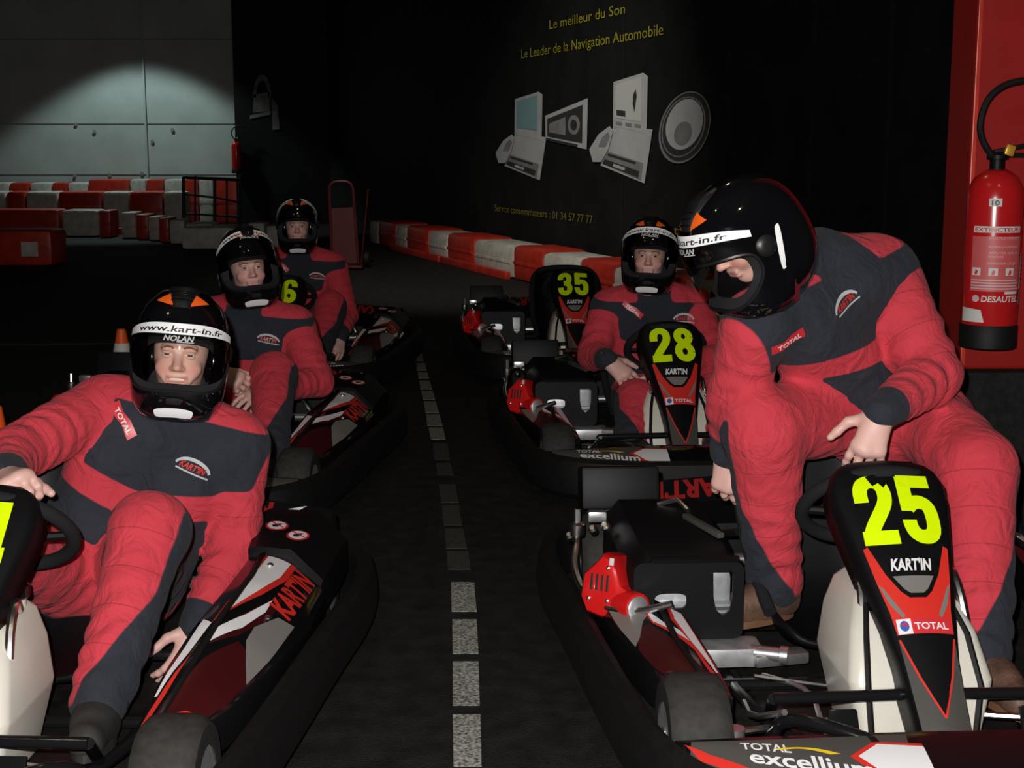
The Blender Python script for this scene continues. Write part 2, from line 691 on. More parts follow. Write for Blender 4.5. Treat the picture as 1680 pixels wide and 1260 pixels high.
def sdf_mesh(prims, h, noise=0.0, seed=0):
    lo = np.min([p.box()[0] for p in prims if not p.sub], 0) - 0.03
    hi = np.max([p.box()[1] for p in prims if not p.sub], 0) + 0.03
    n = np.ceil((hi - lo) / h).astype(int) + 1
    D = np.full(n, 0.5, np.float32)
    for p in prims:
        b0, b1 = p.box()
        mg = 0.05 + p.k
        i0 = np.clip(np.floor((b0 - mg - lo) / h).astype(int), 0, n)
        i1 = np.clip(np.ceil((b1 + mg - lo) / h).astype(int) + 1, 0, n)
        if np.any(i1 <= i0):
            continue
        ax = [lo[k] + h * np.arange(i0[k], i1[k]) for k in range(3)]
        G = np.stack(np.meshgrid(*ax, indexing='ij'), -1)
        d = p.d(G).astype(np.float32)
        s = np.s_[i0[0]:i1[0], i0[1]:i1[1], i0[2]:i1[2]]
        o = D[s]
        if p.sub:
            d = -d
            hh = np.clip(0.5 - 0.5 * (o - d) / p.k, 0, 1)
            D[s] = o * (1 - hh) + d * hh + p.k * hh * (1 - hh)
        else:
            hh = np.clip(0.5 + 0.5 * (o - d) / p.k, 0, 1)
            D[s] = o * (1 - hh) + d * hh - p.k * hh * (1 - hh)
    if noise:
        rng = np.random.RandomState(seed)
        ax = [lo[k] + h * np.arange(n[k]) for k in range(3)]
        for f, a in ((18, 1.0), (34, 0.6), (60, 0.3)):
            w = rng.normal(size=(2, 3))
            w = w / np.linalg.norm(w, axis=1)[:, None] * f
            for q in w:
                ph = (q[0] * ax[0])[:, None, None] + (q[1] * ax[1])[None, :, None] + (q[2] * ax[2])[None, None, :]
                D += (noise * a * np.sin(ph + rng.rand() * 6)).astype(np.float32)
    return surface_nets(D, lo, h)


def np_mesh(name, V, F, mats, parent=None, attrs=None, colors=None):
    me = bpy.data.meshes.new(name)
    me.from_pydata(V.tolist() if isinstance(V, np.ndarray) else V, [], F.tolist() if isinstance(F, np.ndarray) else F)
    for m in mats:
        me.materials.append(M(m))
    for p in me.polygons:
        p.use_smooth = True
    for k, a in (attrs or {}).items():
        at = me.attributes.new(k, 'FLOAT', 'POINT')
        at.data.foreach_set('value', np.asarray(a, np.float32))
    for k, a in (colors or {}).items():
        at = me.attributes.new(k, 'FLOAT_COLOR', 'POINT')
        c = np.ones((len(a), 4), np.float32)
        c[:, :3] = a
        at.data.foreach_set('color', c.ravel())
    o = bpy.data.objects.new(name, me)
    return link(o, parent)


def lap(F, n, a, it=2):
    e = np.concatenate([F[:, [0, 1]], F[:, [1, 2]], F[:, [2, 3]], F[:, [3, 0]]])
    deg = np.bincount(e.ravel(), minlength=n).astype(float)
    shp = a.ndim
    for _ in range(it):
        if shp == 1:
            s = np.bincount(e[:, 0], a[e[:, 1]], n) + np.bincount(e[:, 1], a[e[:, 0]], n)
            a = 0.4 * a + 0.6 * s / deg
        else:
            s = np.stack([np.bincount(e[:, 0], a[e[:, 1], k], n) + np.bincount(e[:, 1], a[e[:, 0], k], n) for k in range(3)], 1)
            a = 0.5 * a + 0.5 * s / deg[:, None]
    return a


# ------------------------------------------------------------------ the hall
def struct(name, mb, m, **kw):
    return tag(mb.build(name, m, **kw), kind='structure')


floor = struct('floor', MB().box((0, 12, -0.05), (44, 44, 0.1)), 'asphalt', smooth=False)
struct('ceiling', MB().box((0, 12, 6.55), (44, 44, 0.1)), 'black_wall', smooth=False)

WD = Vector((-0.332, 0.9433, 0)).normalized()          # the poster wall runs away to the left
WN = Vector((-WD.y, WD.x, 0))                          # towards the track
WP = Vector((0.0, 16.6, 0))


def wallp(s, z, off=0.0):
    return WP + WD * s + WN * off + Vector((0, 0, z))


def wall_sz(px, py):
    p = pix_plane(px, py, WP, WN)
    return (p - WP).dot(WD), p.z


wr = MB()
wr.prism([(-17, 0), (10.6, 0), (10.6, 6.5), (-17, 6.5)], lambda s, z, h: wallp(s, z, h), -0.2, 0)
wall_right = struct('wall_right', wr, 'black_wall', smooth=False)
for px in (527, 800, 1022, 1190, 1330, 1455):
    s, _ = wall_sz(px, 250)
    MB().prism([(s - .02, 0), (s + .02, 0), (s + .02, 6.4), (s - .02, 6.4)], lambda a, z, h: wallp(a, z, h), 0, 0.005).build(
        'panel_joint', 'black_wall_lower', wall_right, smooth=False)

wb = MB().box((-12, 27.1, 3.25), (14.1, 0.2, 6.5))
wall_back = struct('wall_back', wb, 'concrete', smooth=False)
for z in (0.9, 1.85, 3.4):
    MB().box((-11, 26.995, z), (12, 0.02, 0.012)).build('board_joint', 'concrete_dark', wall_back, smooth=False)
MB().tube([(-6.93, 26.95, 0), (-6.93, 26.95, 6.4)], 0.022, 8).build('conduit_pipe', 'concrete', wall_back)
for px, py in ((125, 204), (155, 216), (180, 287), (233, 285), (123, 288), (283, 213), (250, 232)):
    p = pix(px, py, Y=26.98)
    MB().lathe([(0.035, 0), (0.035, 0.02)], p, (0, -1, 0), 8).build('anchor_hole', 'concrete_dark', wall_back)
wall_pier = struct('wall_pier', MB().box((-4.2, 26.5, 3.25), (1.75, 0.8, 6.5)), 'black_wall', smooth=False)
struct('wall_left', MB().box((-18, 12, 3.25), (0.2, 30, 6.5)), 'black_wall', smooth=False)

# floor paint: dashes of the grid line, the cross line and its return
def floor_quad(name, pts, m):
    mb = MB()
    mb.prism([(p.x, p.y) for p in pts], lambda a, b, h: Vector((a, b, h)), 0.0005, 0.002)
    return mb.build(name, m, floor, smooth=False)


DASH = [((744, 1258), (790, 1258), (788, 1173), (743, 1173), 1), ((743, 1158), (787, 1158), (785, 1086), (743, 1086), 1),
        ((743, 1073), (785, 1073), (782, 1017), (742, 1017), 1), ((741, 1004), (782, 1004), (778, 956), (740, 956), 1),
        ((735, 935), (772, 935), (768, 905), (733, 905), 0), ((732, 900), (766, 900), (760, 868), (730, 868), 0),
        ((728, 862), (758, 862), (753, 830), (725, 830), 0), ((724, 825), (752, 825), (747, 795), (720, 795), 0),
        ((718, 780), (744, 780), (739, 760), (715, 760), 0), ((713, 755), (738, 755), (734, 728), (710, 728), 0),
        ((707, 721), (731, 721), (727, 702), (703, 702), 2), ((701, 699), (726, 699), (721, 680), (699, 680), 2),
        ((698, 677), (720, 677), (715, 659), (695, 659), 2), ((694, 656), (714, 656), (710, 642), (691, 642), 2),
        ((690, 639), (709, 639), (705, 625), (688, 625), 2), ((687, 621), (704, 621), (701, 611), (685, 611), 2),
        ((684, 608), (700, 608), (697, 596), (683, 596), 2), ((683, 592), (695, 592), (690, 573), (681, 573), 2)]
mat('line_mid', (0.22, 0.215, 0.19), 0.7, noise=0.5, nscale=60)
for a, b, c, d, k in DASH:
    floor_quad('line_dash', [pix(*q, h=0) for q in (a, b, c, d)], ('line_worn', 'line_paint', 'line_mid')[k])
floor_quad('cross_line', [pix(*q, h=0) for q in ((630, 554), (684, 553), (683, 550), (630, 550.5))], 'line_mid')
floor_quad('cross_line', [pix(*q, h=0) for q in ((0, 567), (215, 564), (215, 562), (0, 564.5))], 'line_worn')
floor_quad('return_line', [pix(*q, h=0) for q in ((677, 572), (684, 572), (683, 551), (676, 551))], 'line_mid')

# low black wall and the red pillar casing that stands on it
low = MB().box((3.0, 4.86, 0.3), (3.1, 0.55, 0.6), bev=0.012)
struct('wall_low', low, 'black_wall_lower', smooth=False)
pil = MB().box((2.15, 4.78, 3.55), (1.3, 0.26, 5.9), bev=0.01)
trim_1 = struct('trim_1', pil, 'red_paint', smooth=False)
MB().box((1.507, 4.642, 3.55), (0.016, 0.012, 5.9), bev=0.003).build('corner_strip', 'barrier_red', trim_1, smooth=False)

# ------------------------------------------------------------------ advertising on the black wall
poster = empty('wall_advertisement', wallp(*wall_sz(1000, 380)) * Vector((1, 1, 0)))
PW = poster.location.copy()


def onwall(off):
    return lambda px, py: wallp(*wall_sz(px, py), off) - PW


def wpoly(name, pts, m, off=0.012, parent=None):
    mb = MB()
    f0, f1 = onwall(off - 0.002), onwall(off)
    mb.prism(pts, lambda a, b, h: (f0 if h == 0 else f1)(a, b), 0, 1)
    o = mb.build(name, m, parent or poster, smooth=False)
    return o


def wtext(s, p_a, p_b, hpx, m, name='lettering'):
    """s written from pixel p_a to p_b along the wall, hpx tall"""
    s0, z0 = wall_sz(*p_a)
    s1, z1 = wall_sz(*p_b)
    _, zt = wall_sz((p_a[0] + p_b[0]) / 2, (p_a[1] + p_b[1]) / 2 - hpx)
    zm = (z0 + z1) / 2
    P, T, W = text2d(s, 0.0, 0.0)
    fn = lambda u, v: wallp(s0 + (s1 - s0) * u, zm + v * (zt - zm) + (u - .5) * (z1 - z0), 0.012) - PW
    par = list(range(len(P)))

    def find(a):
        while par[a] != a:
            par[a] = par[par[a]]
            a = par[a]
        return a
    for a, b, c in T:
        par[find(a)] = find(b)
        par[find(b)] = find(c)
    isl = {}
    for tr in T:
        isl.setdefault(find(tr[0]), []).append(tr)
    for trs in isl.values():
        ids = sorted({q for tr in trs for q in tr})
        ix = {q: n for n, q in enumerate(ids)}
        MB().add([fn(P[q][0] / W, P[q][1]) for q in ids], [tuple(ix[q] for q in tr) for tr in trs]).build('letter', m, poster, smooth=False)


wtext('Le meilleur du Son', (903, 48), (1027, 22), 17, 'ink_yellow')
wtext('Le Leader de la Navigation Automobile', (857, 96), (1090, 57), 18, 'ink_yellow')
mat('ink_yellow_dim', (0.26, 0.22, 0.02), 0.7)
wtext('Service consommateurs : 01 34 57 77 77', (813, 346), (974, 367), 13, 'ink_yellow_dim')
wtext('ta', (1107, 384), (1124, 387), 16, 'ink_yellow_dim')


def nav_unit(ox, oy, k, screen):
    """drawing of a navigation unit: screen on a slot-in base with a handset; photo pixels scaled about ox, oy"""
    g = lambda pts: [(ox + x * k, oy + y * k) for x, y in pts]
    base = wpoly('unit_base', g([(-18, 112), (-2, 70), (4, 44), (72, 50), (58, 143)]), 'ink_grey')
    wpoly('base_front', g([(-10, 86), (56, 108), (52, 138), (-16, 108)]), 'ink_mid', 0.015)
    wpoly('slot', g([(-4, 91), (44, 106), (43, 110), (-5, 95)]), 'ink_dark', 0.018)
    wpoly('display_strip', g([(-10, 101), (50, 122), (48, 133), (-13, 109)]), 'ink_dark', 0.018)
    wpoly('display_mark', g([(6, 109), (26, 116), (25, 121), (5, 114)]), 'ink_grey', 0.021)
    wpoly('screen_housing', g([(5, -32), (56, -48), (64, -42), (62, 57), (4, 44)]), 'ink_grey', 0.014)
    wpoly('screen', g([(9, -27), (54, -41), (53, 36), (8, 30)]), screen, 0.017)
    if screen == 'ink_pale':
        wpoly('screen_block', g([(11, 16), (26, 18), (26, 28), (11, 25)]), 'ink_dark', 0.02)
        wpoly('screen_route', g([(40, -10), (44, -20), (46, -8), (44, 4), (42, 20), (39, 6)]), 'ink_dark', 0.02)
        for i in range(3):
            wpoly('button', g([(10 + 16 * i, 36 + i * 2), (20 + 16 * i, 37.5 + i * 2), (20 + 16 * i, 43 + i * 2), (10 + 16 * i, 41.5 + i * 2)]), 'ink_mid', 0.018)
    else:
        wpoly('screen_panel', g([(30, -32), (52, -39), (52, 34), (30, 31)]), 'ink_blue', 0.02)
    wpoly('handset', g([(-1, 44), (5, 52), (-3, 84), (-16, 106), (-30, 106), (-36, 84), (-20, 58)]), 'ink_grey', 0.02)
    wpoly('keypad', g([(-3, 54), (0, 62), (-8, 80), (-20, 80), (-14, 64)]), 'ink_mid', 0.023)


nav_unit(1004, 165, 0.95, 'ink_pale')
nav_unit(843, 187, 0.76, 'ink_blue')
wpoly('radio_face', [(896, 190), (966, 161), (964, 245), (897, 230)], 'ink_grey')
wpoly('radio_front', [(900, 195), (958, 172), (957, 235), (900, 224)], 'ink_dark', 0.015)
wpoly('radio_band', [(903, 203), (930, 192), (930, 222), (903, 217)], 'ink_mid', 0.018)
wpoly('radio_keys', [(898, 226), (950, 237), (949, 241), (898, 230)], 'ink_dark', 0.018)
for cx, cy, r in ((944, 205, 13), (944, 205, 7)):
    wpoly('radio_dial', ell(cx, cy, r * 0.75, r * 1.25, 20)[:-1], 'ink_mid' if r > 10 else 'ink_dark', 0.018 if r > 10 else 0.021)


def rot_ell(cx, cy, rx, ry, deg, n=32):
    c, s = math.cos(R(deg)), math.sin(R(deg))
    return [(cx + rx * math.cos(t) * c - ry * math.sin(t) * s, cy + rx * math.cos(t) * s + ry * math.sin(t) * c)
            for t in (2 * math.pi * k / n for k in range(n))]


wpoly('speaker_rim', rot_ell(1125, 209, 40, 61, 18), 'ink_mid', 0.012)
wpoly('speaker_gasket', rot_ell(1126, 208, 38, 58, 18), 'ink_dark', 0.014)
wpoly('speaker_surround', rot_ell(1124, 208, 34, 51, 18), 'ink_mid', 0.016)
wpoly('speaker_roll', rot_ell(1124, 208, 32, 49, 18), 'ink_dark', 0.018)
wpoly('speaker_cone', rot_ell(1126, 204, 29, 43, 18), 'ink_grey', 0.02)
wpoly('speaker_cap', rot_ell(1124, 219, 14, 20, 18), 'ink_mid', 0.022)
tag(poster, 'car stereo and navigation advertisement with yellow lettering on the black wall', 'advertisement')

# emblem on the pier
em = empty('pier_emblem', (-4.3, 26.09, 0))
f_em = lambda off: (lambda px, py: pix(px, py, Y=26.09 - off) - Vector((-4.3, 26.09, 0)))
mat('ink_faint', (0.16, 0.16, 0.155), 0.8, noise=0.4, nscale=9)


def epoly(name, pts, off):
    mb = MB()
    mb.prism(pts, lambda a, b, h: f_em(off + h)(a, b), 0, 0.004)
    return mb.build(name, 'ink_faint', em, smooth=False)


epoly('arch', ell(430, 160, 15, 38, 14, 180, 360) + list(reversed(ell(430, 160, 10, 28, 14, 180, 360))), 0)
epoly('letter_block', [(416, 155), (442, 151), (443, 182), (415, 185)], 0)
epoly('underline', [(410, 189), (444, 182), (444, 188), (410, 195)], 0)
epoly('side_stroke', [(445, 160), (455, 172), (459, 212), (447, 213)], 0)
tag(em, 'faded grey arched emblem painted on the black pier beside the concrete wall', 'emblem')


# ------------------------------------------------------------------ track barriers
def barrier(name, a, b, depth, h, m, label, group, nrm=None):
    """one soft-edged plastic block between floor points a and b, its depth behind that line"""
    a, b = Vector(a), Vector(b)
    d = (b - a)
    L = d.length
    mb = MB()
    mb.box((0, depth / 2, h / 2), (L * 0.985, depth, h), bev=min(0.07, L * 0.2, h * 0.24))
    mb.box((0, depth / 2, h * 0.5), (L * 0.9, depth + 0.012, h * 0.10), bev=0.005)
    o = mb.build(name, m, angle=50)
    o.location = (a + b) / 2
    o.rotation_euler = (0, 0, math.atan2(d.y, d.x))
    tag(o, label, 'barrier', group)
    return o


ORD = ['first', 'second', 'third', 'fourth', 'fifth', 'sixth', 'seventh', 'eighth', 'ninth', 'tenth']
CNT = {}


def nth(key):
    CNT[key] = CNT.get(key, 0) + 1
    return ORD[CNT[key] - 1]


BP = Vector((0, 14.72, 0))


def on_line(px):
    k = (px - 840) / FPX * 0.99
    # X = k * Y on BP + s * WD
    s = (k * BP.y - BP.x) / (WD.x - k * WD.y)
    return BP + WD * s


edges = [604, 618, 647, 664, 701, 731, 776, 840, 889, 950, 1006, 1062, 1128, 1190, 1262, 1345, 1440]
for i in range(len(edges) - 1):
    red = i % 2 == 1
    a, b = on_line(edges[i]), on_line(edges[i + 1])
    barrier('track_barrier', a, b, 0.5, 0.34 if not red else 0.36, 'barrier_red' if red else 'barrier_white',
            '%s %s block from the hand truck in the barrier below the advertisement' % (nth('wall%d' % red), 'glossy red' if red else 'off-white'),
            'red blocks of the barrier along the black wall' if red else 'white blocks of the barrier along the black wall')
for a, b in ((732, 842), (648, 729)):
    p, q = on_line(a) - WN * -0.06, on_line(b) + WN * 0.06
    kb = MB()
    kb.box((0, 0, 0.04), ((q - p).length, 0.06, 0.08), bev=0.01)
    o = kb.build('kerb_board', 'barrier_red')
    o.location = (p + q) / 2
    o.rotation_euler = (0, 0, math.atan2((q - p).y, (q - p).x))
    tag(o, 'long red kerb board lying at the foot of the wall barrier' if a == 732 else 'thin red kerb board at the far end of the wall barrier', 'board')


def far_block(x0, x1, Y, h, red, label, group, base=0.0, depth=0.6):
    Xa, Xb = (x0 - 840) / FPX * Y * 0.99, (x1 - 840) / FPX * Y * 0.99
    o = barrier('track_barrier', (Xa, Y, base), (Xb, Y, base), depth, h, 'barrier_red' if red else 'barrier_white', label, group)
    return o


GB = 'barrier blocks standing against the concrete wall'
for x0, x1, c in reversed(((-40, -12, 1), (-12, 14, 0), (14, 48, 1), (48, 84, 0), (84, 110, 1), (110, 143, 0), (143, 212, 1), (212, 239, 0), (239, 268, 1), (268, 302, 0), (302, 325, 1), (325, 350, 0), (350, 389, 1))):
    far_block(x0, x1, 26.2, 0.76 + (0.0 if x0 < 140 else 0.06), c, '%s %s block from the black pier in the tall barrier row against the concrete wall' % (nth('tall%d' % c), 'red' if c else 'white'), GB + (' red' if c else ' white'))
for x0, x1, c in reversed(((-40, 8, 0), (8, 40, 1), (40, 93, 0), (93, 166, 1), (166, 210, 0), (210, 266, 1), (266, 300, 0))):
    far_block(x0, x1, 24.6, 0.64, c, '%s %s block from the black rack in the middle barrier row' % (nth('mid%d' % c), 'red' if c else 'white'), GB + ' middle row' + (' red' if c else ' white'))
for x0, x1, Y, h, c in reversed(((-30, 95, 22.4, 0.42, 1), (97, 160, 22.2, 0.42, 0), (160, 178, 22.0, 0.42, 1), (195, 220, 21.8, 0.40, 0), (220, 240, 21.5, 0.38, 1), (240, 258, 21.2, 0.36, 0),
                        (258, 274, 20.8, 0.36, 1), (274, 300, 20.4, 0.35, 0), (300, 348, 19.9, 0.33, 0), (404, 432, 19.4, 0.36, 0), (434, 462, 19.0, 0.34, 0))):
    far_block(x0, x1, Y, h, c, '%s low %s block of the front barrier row, counted from the hand truck' % (nth('low%d' % c), 'red' if c else 'white'), 'low barrier blocks at the far bend' + (' red' if c else ' white'), depth=0.5)
far_block(292, 382, 19.2, 0.31, 0, 'long low white barrier block with rounded edges below the black rack', None)
far_block(-40, 80, 16.4, 0.42, 1, 'red barrier block alone on the floor at the inside of the bend', None)
Xa, Xb = (32 - 840) / FPX * 16.3, (60 - 840) / FPX * 16.3
wp = MB().box(((Xa + Xb) / 2, 16.388, 0.2), (Xb - Xa, 0.008, 0.17), bev=0.003).build('painted_patch', 'barrier_white')
wp.parent = bpy.data.objects[[o.name for o in bpy.data.objects if o.get('label', '').startswith('red barrier block alone')][0]]
wp.matrix_parent_inverse = Matrix.LocRotScale(wp.parent.location, wp.parent.rotation_euler, None).inverted()
kb = MB().box((0, 0, 0.05), (0.42, 0.2, 0.1), bev=0.02).build('kerb_wedge', 'barrier_red')
kb.location = pix(206, 384, h=0)
tag(kb, 'small red wedge lying on the track by the far bend', 'wedge')

# black steel rack
rk = empty('steel_rack', pix(345, 379, h=0))
def rp(px, py, dy=0):
    Y = rk.location.y + dy
    return pix(px, py, Y=Y) - rk.location
for a in ((301, 376), (320, 376), (352, 378), (372, 379), (394, 380)):
    top = {301: 290, 320: 288, 352: 293, 372: 294, 394: 294}[a[0]]
    q = rp(*a)
    q.z = 0
    MB().tube([q, rp(a[0], top)], 0.028 if a[0] in (301, 352, 394) else 0.016, 8).build('upright', 'rack_black', rk)
MB().tube([rp(301, 291), rp(352, 293), rp(394, 295)], 0.03, 8).build('top_rail', 'rack_black', rk)
MB().tube([rp(301, 318), rp(352, 324), rp(394, 332)], 0.018, 8).build('cross_rail', 'rack_black', rk)
MB().tube([rp(301, 350), rp(394, 356)], 0.018, 8).build('cross_rail', 'rack_black', rk)
tag(rk, 'black tubular steel rack standing before the far red and white barriers', 'rack')

# red hand truck
hb = pix(572, 440, h=0)
ht = empty('hand_truck', hb)
hq = lambda px, py, d=0: pix(px, py, Y=hb.y + d) - hb
z0 = lambda v, z=0.0: Vector((v.x, v.y, z))
for a, b in (((545, 440), (540, 305)), ((588, 440), (579, 308))):
    MB().tube([z0(hq(*a), 0.05), hq(*b)], 0.018, 8).build('side_rail', 'dolly_red', ht)
MB().tube([hq(540, 308), hq(545, 299), hq(560, 297), hq(574, 299), hq(579, 310)], 0.018, 8, smooth=1).build('handle', 'dolly_red', ht)
mb = MB()
mb.prism([(544, 342), (580, 340), (587, 432), (547, 434)], lambda a, b, h: hq(a, b, h), -0.005, 0.005)
mb.build('back_plate', 'dolly_red', ht, smooth=False)
MB().box((0, -0.14, 0.03), (0.36, 0.25, 0.02), bev=0.004).build('toe_plate', 'dolly_red', ht)
for sx in (-1, 1):
    MB().lathe([(0.02, -0.03), (0.09, -0.03), (0.1, -0.01), (0.1, 0.01), (0.09, 0.03), (0.02, 0.03)], (sx * 0.2, 0.1, 0.1), (1, 0, 0), 16).build('wheel', 'black_rubber', ht)
MB().tube([hq(592, 440), hq(604, 310)], 0.008, 6).build('prop_rod', 'dolly_red', ht)
tag(ht, 'dark red two-wheeled hand truck standing near the end of the wall barrier', 'hand truck')


# ------------------------------------------------------------------ extinguishers
def wrap(R0, c, off=0.0015):
    """surface of an upright cylinder: u = angle in degrees from the front, v = height"""
    return lambda u, v: Vector((c[0] + (R0 + off) * math.sin(R(u)), c[1] - (R0 + off) * math.cos(R(u)), c[2] + v))


def extinguisher(loc, label, detail=True):
    t = empty('fire_extinguisher', loc)
    r = 0.088
    MB().lathe([(0.05, 0.0), (r - .004, 0.005), (r, 0.015), (r, 0.48), (0.083, 0.515), (0.068, 0.545), (0.045, 0.563), (0.03, 0.57)], n=40).build('cylinder', 'ext_red', t)
    MB().lathe([(r - .002, -0.004), (r + .003, 0.0), (r + .003, 0.07), (r + .0005, 0.074)], n=40).build('base_skirt', 'black_rubber', t)
    MB().lathe([(0.024, 0.565), (0.024, 0.60), (0.034, 0.602), (0.034, 0.615), (0.02, 0.625)], n=20).build('valve_collar', 'black_plastic', t)
    MB().box((0.06, 0, 0.64), (0.15, 0.022, 0.014), (0, R(-12), 0), 0.004).build('lever', 'black_plastic', t)
    MB().box((0.05, 0, 0.615), (0.13, 0.024, 0.014), bev=0.004).build('carry_handle', 'black_plastic', t)
    MB().tube([(-0.02, -.01, 0.61), (-0.06, -.02, 0.66), (-0.075, -.03, 0.72), (-0.05, -.03, 0.80), (0.02, -.02, 0.845), (0.12, -.01, 0.85), (0.2, 0.0, 0.80)], 0.011, 10, smooth=2).build('hose', 'black_rubber', t)
    MB().box((0.03, -0.02, 0.63), (0.03, 0.02, 0.035), (0, 0.3, 0), 0.006).build('safety_pin', 'brass', t)
    if detail:
        w = wrap(r, (0, 0, 0))
        w2 = wrap(r, (0, 0, 0), 0.0028)
        L = MB().poly([(-62, 0.185), (48, 0.185), (48, 0.36), (-62, 0.36)], w, 6)
        ld = L.build('instruction_label', 'ext_label', t)
        MB().poly([(-60, .372), (44, .372), (44, .392), (-60, .392)], w, 6).build('title_band', 'white_label', t)
        text_on(MB(), 'EXTINCTEUR', w2, -56, .376, 94, .012, 0.02, maxlen=4).build('lettering', 'red_label', t)
        for k, (s, z) in enumerate((('EAU PULVERISEE', .352), ('RETIRER LA GOUPILLE', .325), ('APPUYER SUR LA', .305), ('POIGNEE', .293), ('DIRIGER LE JET', .272))):
            text_on(MB(), s, w2, -26, z, 64 if k != 3 else 30, .007, 0.0, maxlen=6).build('lettering', 'ext_text', t)
        for k in range(3):
            MB().poly([(-58 + 34 * k, .236), (-40 + 34 * k, .236), (-40 + 34 * k, .26), (-58 + 34 * k, .26)], w2, 6).build('pictogram', 'white_label', t)
            MB().poly([(-53 + 34 * k, .238), (-47 + 34 * k, .238), (-45 + 34 * k, .25), (-50 + 34 * k, .256)], wrap(r, (0, 0, 0), .004), 6).build('flame_mark', 'red_label', t)
        for k in range(4):
            MB().poly([(-60, .192 + k * .009), (44 - 6 * (k % 2), .192 + k * .009), (44 - 6 * (k % 2), .196 + k * .009), (-60, .196 + k * .009)], w2, 6).build('text_line', 'ext_text', t)
        text_on(MB(), 'DESAUTEL', w2, -36, .152, 80, .02, 0.02, 0.1, maxlen=4).build('maker_lettering', 'white_label', t)
        MB().poly(ell(-48, .161, 8, .011, 16)[:-1], w, 6).build('maker_badge', 'ext_text', t)
        MB().poly([(10, .177), (42, .177), (42, .185), (10, .185)], w2, 6).build('small_tag', 'white_label', t)
        MB().poly([(-84, .085), (-28, .085), (-36, .125), (-84, .130)], w, 6).build('torn_label', 'white_label', t)
        MB().poly([(-30, .455), (-5, .455), (-5, .48), (-30, .48)], w, 6).build('number_label', 'white_label', t)
        text_on(MB(), '10', w2, -25, .459, 15, .016, 0.02, maxlen=6).build('number_lettering', 'black_print', t)
        MB().poly([(52, .19), (84, .20), (84, .305), (56, .305)], w, 6).build('inspection_tag', 'white_label', t)
        for k in range(4):
            MB().poly([(57, .262 - k * .014), (80, .264 - k * .014), (80, .270 - k * .014), (57, .268 - k * .014)], w2, 6).build('written_line', 'black_print', t)
        MB().poly([(52, .14), (72, .14), (74, .185), (54, .185)], w, 6).build('grey_tag', 'ink_mid', t)
    tag(t, label, 'fire extinguisher')
    return t


pe = pix(1622, 568, Y=4.53)
e1 = extinguisher((pe.x, 4.545, pe.z), 'large red fire extinguisher hanging on the red pillar')
MB().box((0, 0.096, 0.5), (0.05, 0.02, 0.06), bev=0.004).build('wall_bracket', 'black_plastic', e1)
e2 = extinguisher((0, 0, 0), 'small dark red fire extinguisher at the edge of the concrete wall', False)
p2 = pix(389, 284, Y=26.0)
e2.location = (p2.x, 25.98, p2.z)


# ------------------------------------------------------------------ traffic cones
def cone(loc, label, k=1.0):
    t = empty('traffic_cone', loc)
    t.scale = (1.0, 1.0, k)
    prof = lambda z: 0.095 - 0.072 * z / 0.40
    MB().lathe([(prof(0.02), 0.02), (prof(.40), .40), (prof(.40) - .006, .405)], n=24).build('cone_body', 'cone_orange', t)
    MB().lathe([(prof(.2) + .002, .2), (prof(.33) + .002, .33)], n=24).build('white_band', 'white_label', t)
    MB().box((0, 0, 0.012), (0.25, 0.25, 0.024), bev=0.008).build('base_plate', 'cone_orange', t)
    tag(t, label, 'traffic cone')


cone((pix(199, 547, Y=7.3).x, 7.3, 0), 'orange and white traffic cone on the floor behind the second kart of its row')
cone((pix(-10, 655, Y=4.42).x, 4.42, 0), 'orange and white traffic cone on the floor beside the front kart of its row', 1.28)


# ------------------------------------------------------------------ the kart (forward is -y, x>0 is the driver's left)
def rrect(hx, hy, r, n=4):
    P = []
    for cx, cy, a in ((hx - r, hy - r, 0), (-hx + r, hy - r, 90), (-hx + r, -hy + r, 180), (hx - r, -hy + r, 270)):
        for k in range(n + 1):
            w = R(a + 90 * k / n)
            P.append((cx + r * math.cos(w), cy + r * math.sin(w)))
    return P


# --- number panel surface: u in metres across, v from 0 (tip) to 1 (top)
_pv = [0, .06, .3, .6, .80, .87, .92, .955, .98, 1.0]
_py = [-.70, -.665, -.53, -.365, -.253, -.213, -.185, -.163, -.146, -.128]
_pz = [.110, .150, .285, .445, .548, .583, .604, .614, .617, .612]
_pw = [.040, .052, .066, .106, .134, .134, .124, .107, .085, .045]


def panel(u, v, off=0.0):
    w = np.interp(v, _pv, _pw)
    y, z = np.interp(v, _pv, _py), np.interp(v, _pv, _pz)
    nrm = Vector((0, -0.69, 0.72))
    k = u / w
    back = 0.014 * k * k + 0.02 * max(0, abs(k) - 0.9) ** 2 * 100
    return Vector((u, y, z)) + nrm * (off - back)


# --- side pod surface: s 0 front .. 1 rear, t 0 inner .. 1 outer (x>0 side)
_ps = [0, .2, .45, .75, 1]


def pod(s, t, off=0.0, low=False):
    y = -.46 + .82 * s
    xi = np.interp(s, _ps, [.40, .41, .43, .455, .46])
    xo = np.interp(s, _ps, [.47, .55, .60, .63, .635])
    zi = np.interp(s, _ps, [.19, .245, .285, .305, .310])
    zo = np.interp(s, _ps, [.165, .185, .205, .225, .23])
    if low:
        zi = zo + .012
    z = zi + (zo - zi) * t ** 1.6 + .014 * math.sin(math.pi * min(max(t, 0), 1))
    return Vector((xi + (xo - xi) * t, y, z)) + Vector((.3, 0, .95)) * off


# --- front fairing surface: a = x in metres, b 0 rear edge .. 1 front edge
def fairing(a, b, off=0.0):
    k = abs(a) / 0.56
    yr = -.72 + .05 * k * k
    yf = -.965 + .22 * k ** 2.2
    z = .205 - .03 * k ** 2 - (.085 - .03 * k) * b ** 1.7
    return Vector((a, yr + (yf - yr) * b, z + off))


KP = {}


def kart_part(name, o, parent):
    return o


